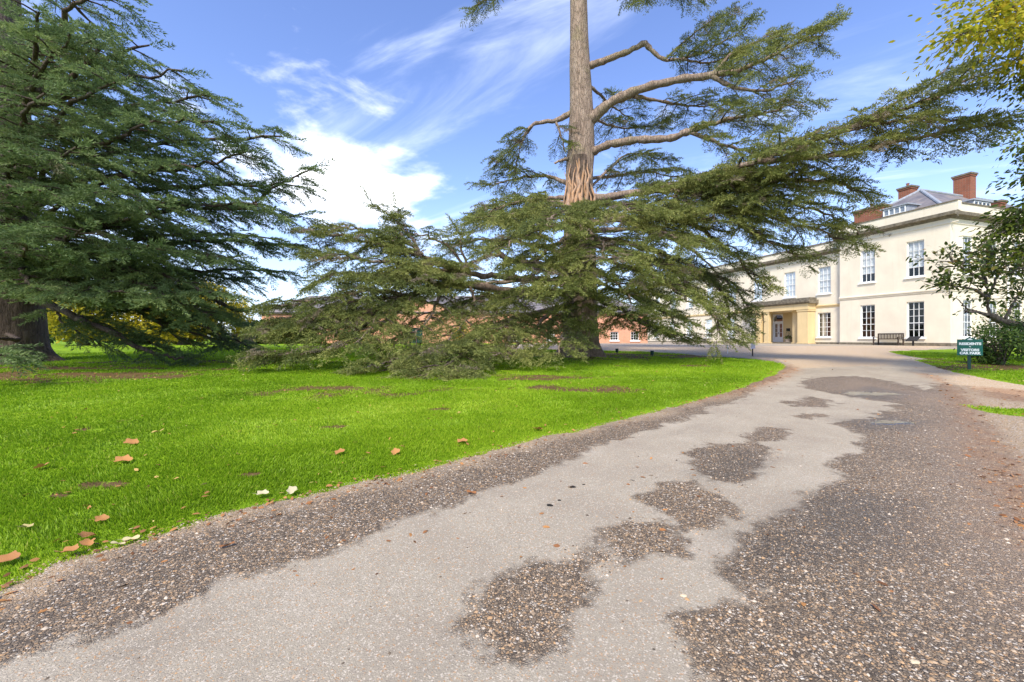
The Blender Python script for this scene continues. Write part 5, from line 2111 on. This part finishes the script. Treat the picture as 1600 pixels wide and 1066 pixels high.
def build_grass():
    rng = np.random.default_rng(3)
    X, Y, R = scatter_polar(800000, 2.2, 30, -56, 52, rng, 1.0)
    d = lawn_d(X, Y) + edge_n(X, Y)
    so = soil_n(X, Y)
    thin = np.clip((d + .06) / .22, 0, 1)
    ok = (d > -.06) & (rng.uniform(0, 1, len(X)) < thin * .9 + .1) & (so < .50 + rng.normal(size=len(X)) * .20)
    X, Y, R, d = X[ok], Y[ok], R[ok], d[ok]
    n = len(X)
    Z = gz_np(X, Y)
    clump = vnoise(X * 3.2, Y * 3.2, 31, 3)
    H = (.015 + .025 * clump) * rng.uniform(.6, 1.3, n) * np.clip(.45 + d * 1.2, .45, 1) * (1 + .02 * R)
    W = .0024 + .00088 * R
    a = rng.uniform(0, 2 * math.pi, n)
    lean = rng.uniform(.1, .9, n)
    la = rng.uniform(0, 2 * math.pi, n) * .5 + vnoise(X * 1.3, Y * 1.3, 41) * 6
    B0 = np.stack([X - np.cos(a) * W, Y - np.sin(a) * W, Z - .004], 1)
    B1 = np.stack([X + np.cos(a) * W, Y + np.sin(a) * W, Z - .004], 1)
    TP = np.stack([X + np.cos(la) * H * lean, Y + np.sin(la) * H * lean, Z + H], 1)
    V = np.stack([B0, B1, TP], 1).reshape(-1, 3)
    T = np.arange(3 * n).reshape(-1, 3)
    big = vnoise(X * .55, Y * .55, 51, 4)
    k = .18 + .75 * (big - .5) + rng.uniform(0, .42, n) + np.where(d < .12, .18, 0)
    k = np.where(rng.random(n) < .025, 1.0, k)
    tint = np.stack([k - .12, k - .12, k + .14], 1).ravel()
    tag(link('lawn_grass', mesh_np('lawn_grass', V, T, {'tint': np.clip(tint, 0, 1)}), M['grass']),
        'short bright green mown grass covering the lawn and verges', 'grass', kind='stuff')
    print('blades', n)


build_grass()


def build_stones():
    rng = np.random.default_rng(8)
    X, Y, R = scatter_polar(200000, 1.2, 12, -60, 60, rng, .9)
    d = lawn_d(X, Y)
    wet = smax(WET, X, Y) + .35 * (vnoise(X * 5.5, Y * 5.5, 61, 4) - .5)
    grav = smax(GRAVEL, X, Y)
    p = np.where(wet > 0, .55, .012)
    p = np.where((d > -.30) & (d < .08), .95, p)
    p = np.where(grav > -.1, .7, p)
    ok = (d < .08) & (rng.random(len(X)) < p)
    X, Y, R, d, wet = X[ok], Y[ok], R[ok], d[ok], wet[ok]
    n = len(X)
    base = gz_np(X, Y) + np.clip(-d * .16, .002, .014)
    s = np.exp(rng.normal(math.log(.0038), .38, n)) * (1 + .06 * R)
    s = np.clip(s, .002, .013)
    o = np.array([[1, 0, 0], [0, 1, 0], [-1, 0, 0], [0, -1, 0], [0, 0, 1.0]])
    a = rng.uniform(0, 6.28, n)
    ca, sa = np.cos(a), np.sin(a)
    jit = rng.uniform(.65, 1.25, (n, 5))
    lx = o[None, :, 0] * jit * 1.25
    ly = o[None, :, 1] * jit
    lz = o[None, :, 2] * jit * .75
    V = np.stack([X[:, None] + s[:, None] * (lx * ca[:, None] - ly * sa[:, None]), Y[:, None] + s[:, None] * (lx * sa[:, None] + ly * ca[:, None]), base[:, None] + s[:, None] * lz - .0006], -1)
    T = np.array([[0, 1, 4], [1, 2, 4], [2, 3, 4], [3, 0, 4]])
    TT = T[None] + (np.arange(n) * 5)[:, None, None]
    k = rng.uniform(0, 1, n) ** 1.15
    k = np.where((d > -.22), .3 + .66 * k, k)
    tag(link('gravel', mesh_np('gravel', V.reshape(-1, 3), TT.reshape(-1, 3), {'tint': np.repeat(np.clip(k, 0, 1), 5)}), M['stones']),
        'loose stones lying in the worn patches and along the drive edges', 'gravel', kind='stuff')
    print('stones', n)


build_stones()

LEAFLOBE = []


def fallen_leaf(px, py, size, tint, rot, label, lobed=True):
    size *= 1.15
    crv = random.uniform(.5, 1.3)
    gx, gy = gp(px, py)
    gz = float(gz_np(np.array([gx]), np.array([gy]))[0]) + (.03 if float(lawn_d(np.array([gx]), np.array([gy]))[0]) > 0 else .018)
    n = 20
    vs = [(0, 0, .006)]
    for k in range(n):
        a = 2 * math.pi * k / n
        rr = (.70 + .26 * abs(math.cos(a * 2.5)) + .06 * math.sin(a * 11)) if lobed else (.45 + .5 * abs(math.cos(a)))
        rr *= size * .5
        x, y = rr * math.cos(a), rr * math.sin(a) * (.85 if lobed else .55)
        vs.append((x, y, .012 + crv * size * (y / size) ** 2 + .4 * crv * size * (x / size) ** 2 * (1 if x > 0 else .2) + .05 * size * math.sin(3 * a)))
    fs = [(0, 1 + k, 1 + (k + 1) % n) for k in range(n)]
    st = len(vs)
    vs += [(-size * .4, -.002, .01), (-size * .4, .002, .01), (-size * .85, 0, .02)]
    fs.append((st, st + 1, st + 2))
    me = mesh_np('fallen_leaf', np.array(vs), np.array(fs), {'tint': np.full(len(vs), tint)}, True)
    o = bpy.data.objects.new('fallen_leaf', me)
    me.materials.append(M['litter'])
    o.location = (gx, gy, gz)
    o.rotation_euler = (random.uniform(-.5, .5), random.uniform(-.35, .35), rot)
    col.objects.link(o)
    tag(o, label, 'leaf', 'fallen leaves on the lawn and drive')


for a in [(12, 882, .105, .52, .5, 'orange brown fallen leaf at the left edge of the picture'),
          (110, 869, .085, .60, .2, 'flat tan leaf on the gravel below the curled orange leaf'),
          (133, 846, .10, .56, 1.7, 'curled orange leaf standing in the grass near the left corner'),
          (136, 858, .08, .62, 2.4, 'small orange leaf touching the curled orange leaf'),
          (158, 818, .075, .66, .9, 'orange leaf half sunk in grass above the curled leaf'),
          (40, 832, .075, .93, .1, 'yellow leaf alone in the grass near the left edge'),
          (205, 847, .08, .97, .5, 'long pale leaf on the lawn edge beside the gravel', False),
          (183, 855, .07, .97, .3, 'second pale leaf on the lawn edge left of the long one', False),
          (410, 778, .085, 1.0, .4, 'pale cream leaf left of the brightest one on the lawn edge'),
          (456, 774, .09, 1.0, 1.4, 'brightest cream leaf on the lawn edge by the gravel'),
          (355, 858, .075, .42, .6, 'rusty leaf lying on the gravel strip', False),
          (736, 774, .075, .40, .1, 'reddish leaf on the tarmac edge near the middle', False),
          (205, 696, .14, .64, .3, 'light orange leaf in the open left lawn'),
          (247, 679, .14, .85, .1, 'thin straw leaf in the lawn right of the light orange one', False),
          (192, 725, .14, .70, .6, 'double orange leaf in the lawn nearest the scuffed turf'),
          (66, 735, .11, .68, .4, 'orange leaf low in the left lawn'),
          (531, 712, .10, .55, .5, 'orange leaf in the middle of the lawn'),
          (618, 712, .10, .70, .9, 'yellowish leaf on the lawn right of the middle orange leaf'),
          (722, 695, .12, .62, .2, 'orange leaf on the lawn near the drive edge'),
          (840, 675, .13, .60, .2, 'tan leaf at the far lawn edge by the drive')]:
    fallen_leaf(*a)


def build_litter():
    rng = np.random.default_rng(15)
    X, Y, R = scatter_polar(24000, 2.4, 26, -56, 54, rng, 1.0)
    d = lawn_d(X, Y)
    lit = smax(LITTER, X, Y)
    so = soil_d(X, Y)
    p = np.where(d > 0, .035 + .10 * np.clip(1 - d / .5, 0, 1), .02)
    p = np.where((d > -.30) & (d < .14), .42, p)
    p = np.where(lit > -.1, .85, p)
    p = np.maximum(p, so * .25)
    ok = rng.random(len(X)) < p
    X, Y, R, d, lit = X[ok], Y[ok], R[ok], d[ok], lit[ok]
    n = len(X)
    Z = gz_np(X, Y) + np.where(d > 0, .022, .016)
    a = rng.uniform(0, 6.28, n)
    D = unitn(np.stack([np.cos(a), np.sin(a), rng.normal(size=n) * .2], 1))
    U = unitn(np.array([0, 0, 1.0]) + rng.normal(size=(n, 3)) * .35)
    S = rng.uniform(.018, .05, n) * (1 + .045 * R)
    k = np.where(lit > -.1, rng.uniform(.1, .75, n), np.where(d > .1, rng.uniform(.35, .95, n), rng.uniform(.1, .7, n)))
    tag(link('leaf_litter', leaves_mesh('leaf_litter', np.stack([X, Y, Z], 1), D, U, S, k), M['litter']),
        'small brown and orange fallen leaves scattered over lawn and drive edges', 'leaves', kind='stuff')
    print('litter', n)


build_litter()


def lump(px, py, r, mt, name, label, cat):
    gx, gy = gp(px, py)
    gz = float(gz_np(np.array([gx]), np.array([gy]))[0]) + .014
    rng = np.random.default_rng(int(px))
    m = MB()
    vs, fs = [], []
    n = 10
    for j, (q, z) in enumerate(((1, -.2), (1.05, .2), (.75, .5), (.3, .62))):
        for i in range(n):
            a = 2 * math.pi * i / n
            w = r * q * rng.uniform(.75, 1.2)
            vs.append((gx + w * 1.5 * math.cos(a), gy + w * math.sin(a), gz + z * r * rng.uniform(.7, 1.2)))
    for j in range(3):
        for i in range(n):
            i2 = (i + 1) % n
            fs.append((j * n + i, j * n + i2, (j + 1) * n + i2, (j + 1) * n + i))
    fs.append(tuple(3 * n + i for i in range(n)))
    m.add(vs, fs)
    o = m.build(name, mt, smooth=True)
    tag(o, label, cat)


lump(859, 793, .017, M['clod'], 'mud_clod', 'larger dark clod on the pale tarmac in the middle', 'clod')
lump(874, 785, .010, M['clod'], 'mud_clod', 'small dark clod just above the larger one', 'clod')
lump(895, 764, .018, M['clod'], 'mud_clod', 'dark clod on the tarmac farther from the camera', 'clod')
lump(912, 760, .009, M['clod'], 'mud_clod', 'tiny dark clod right of the farther one', 'clod')
lump(1068, 935, .011, M['pebble'], 'pebble', 'single buff pebble on the tarmac between the dark patches', 'stone')
lump(1429, 1040, .012, M['pebble'], 'pebble', 'pale pebble in the dark surface at lower right', 'stone')
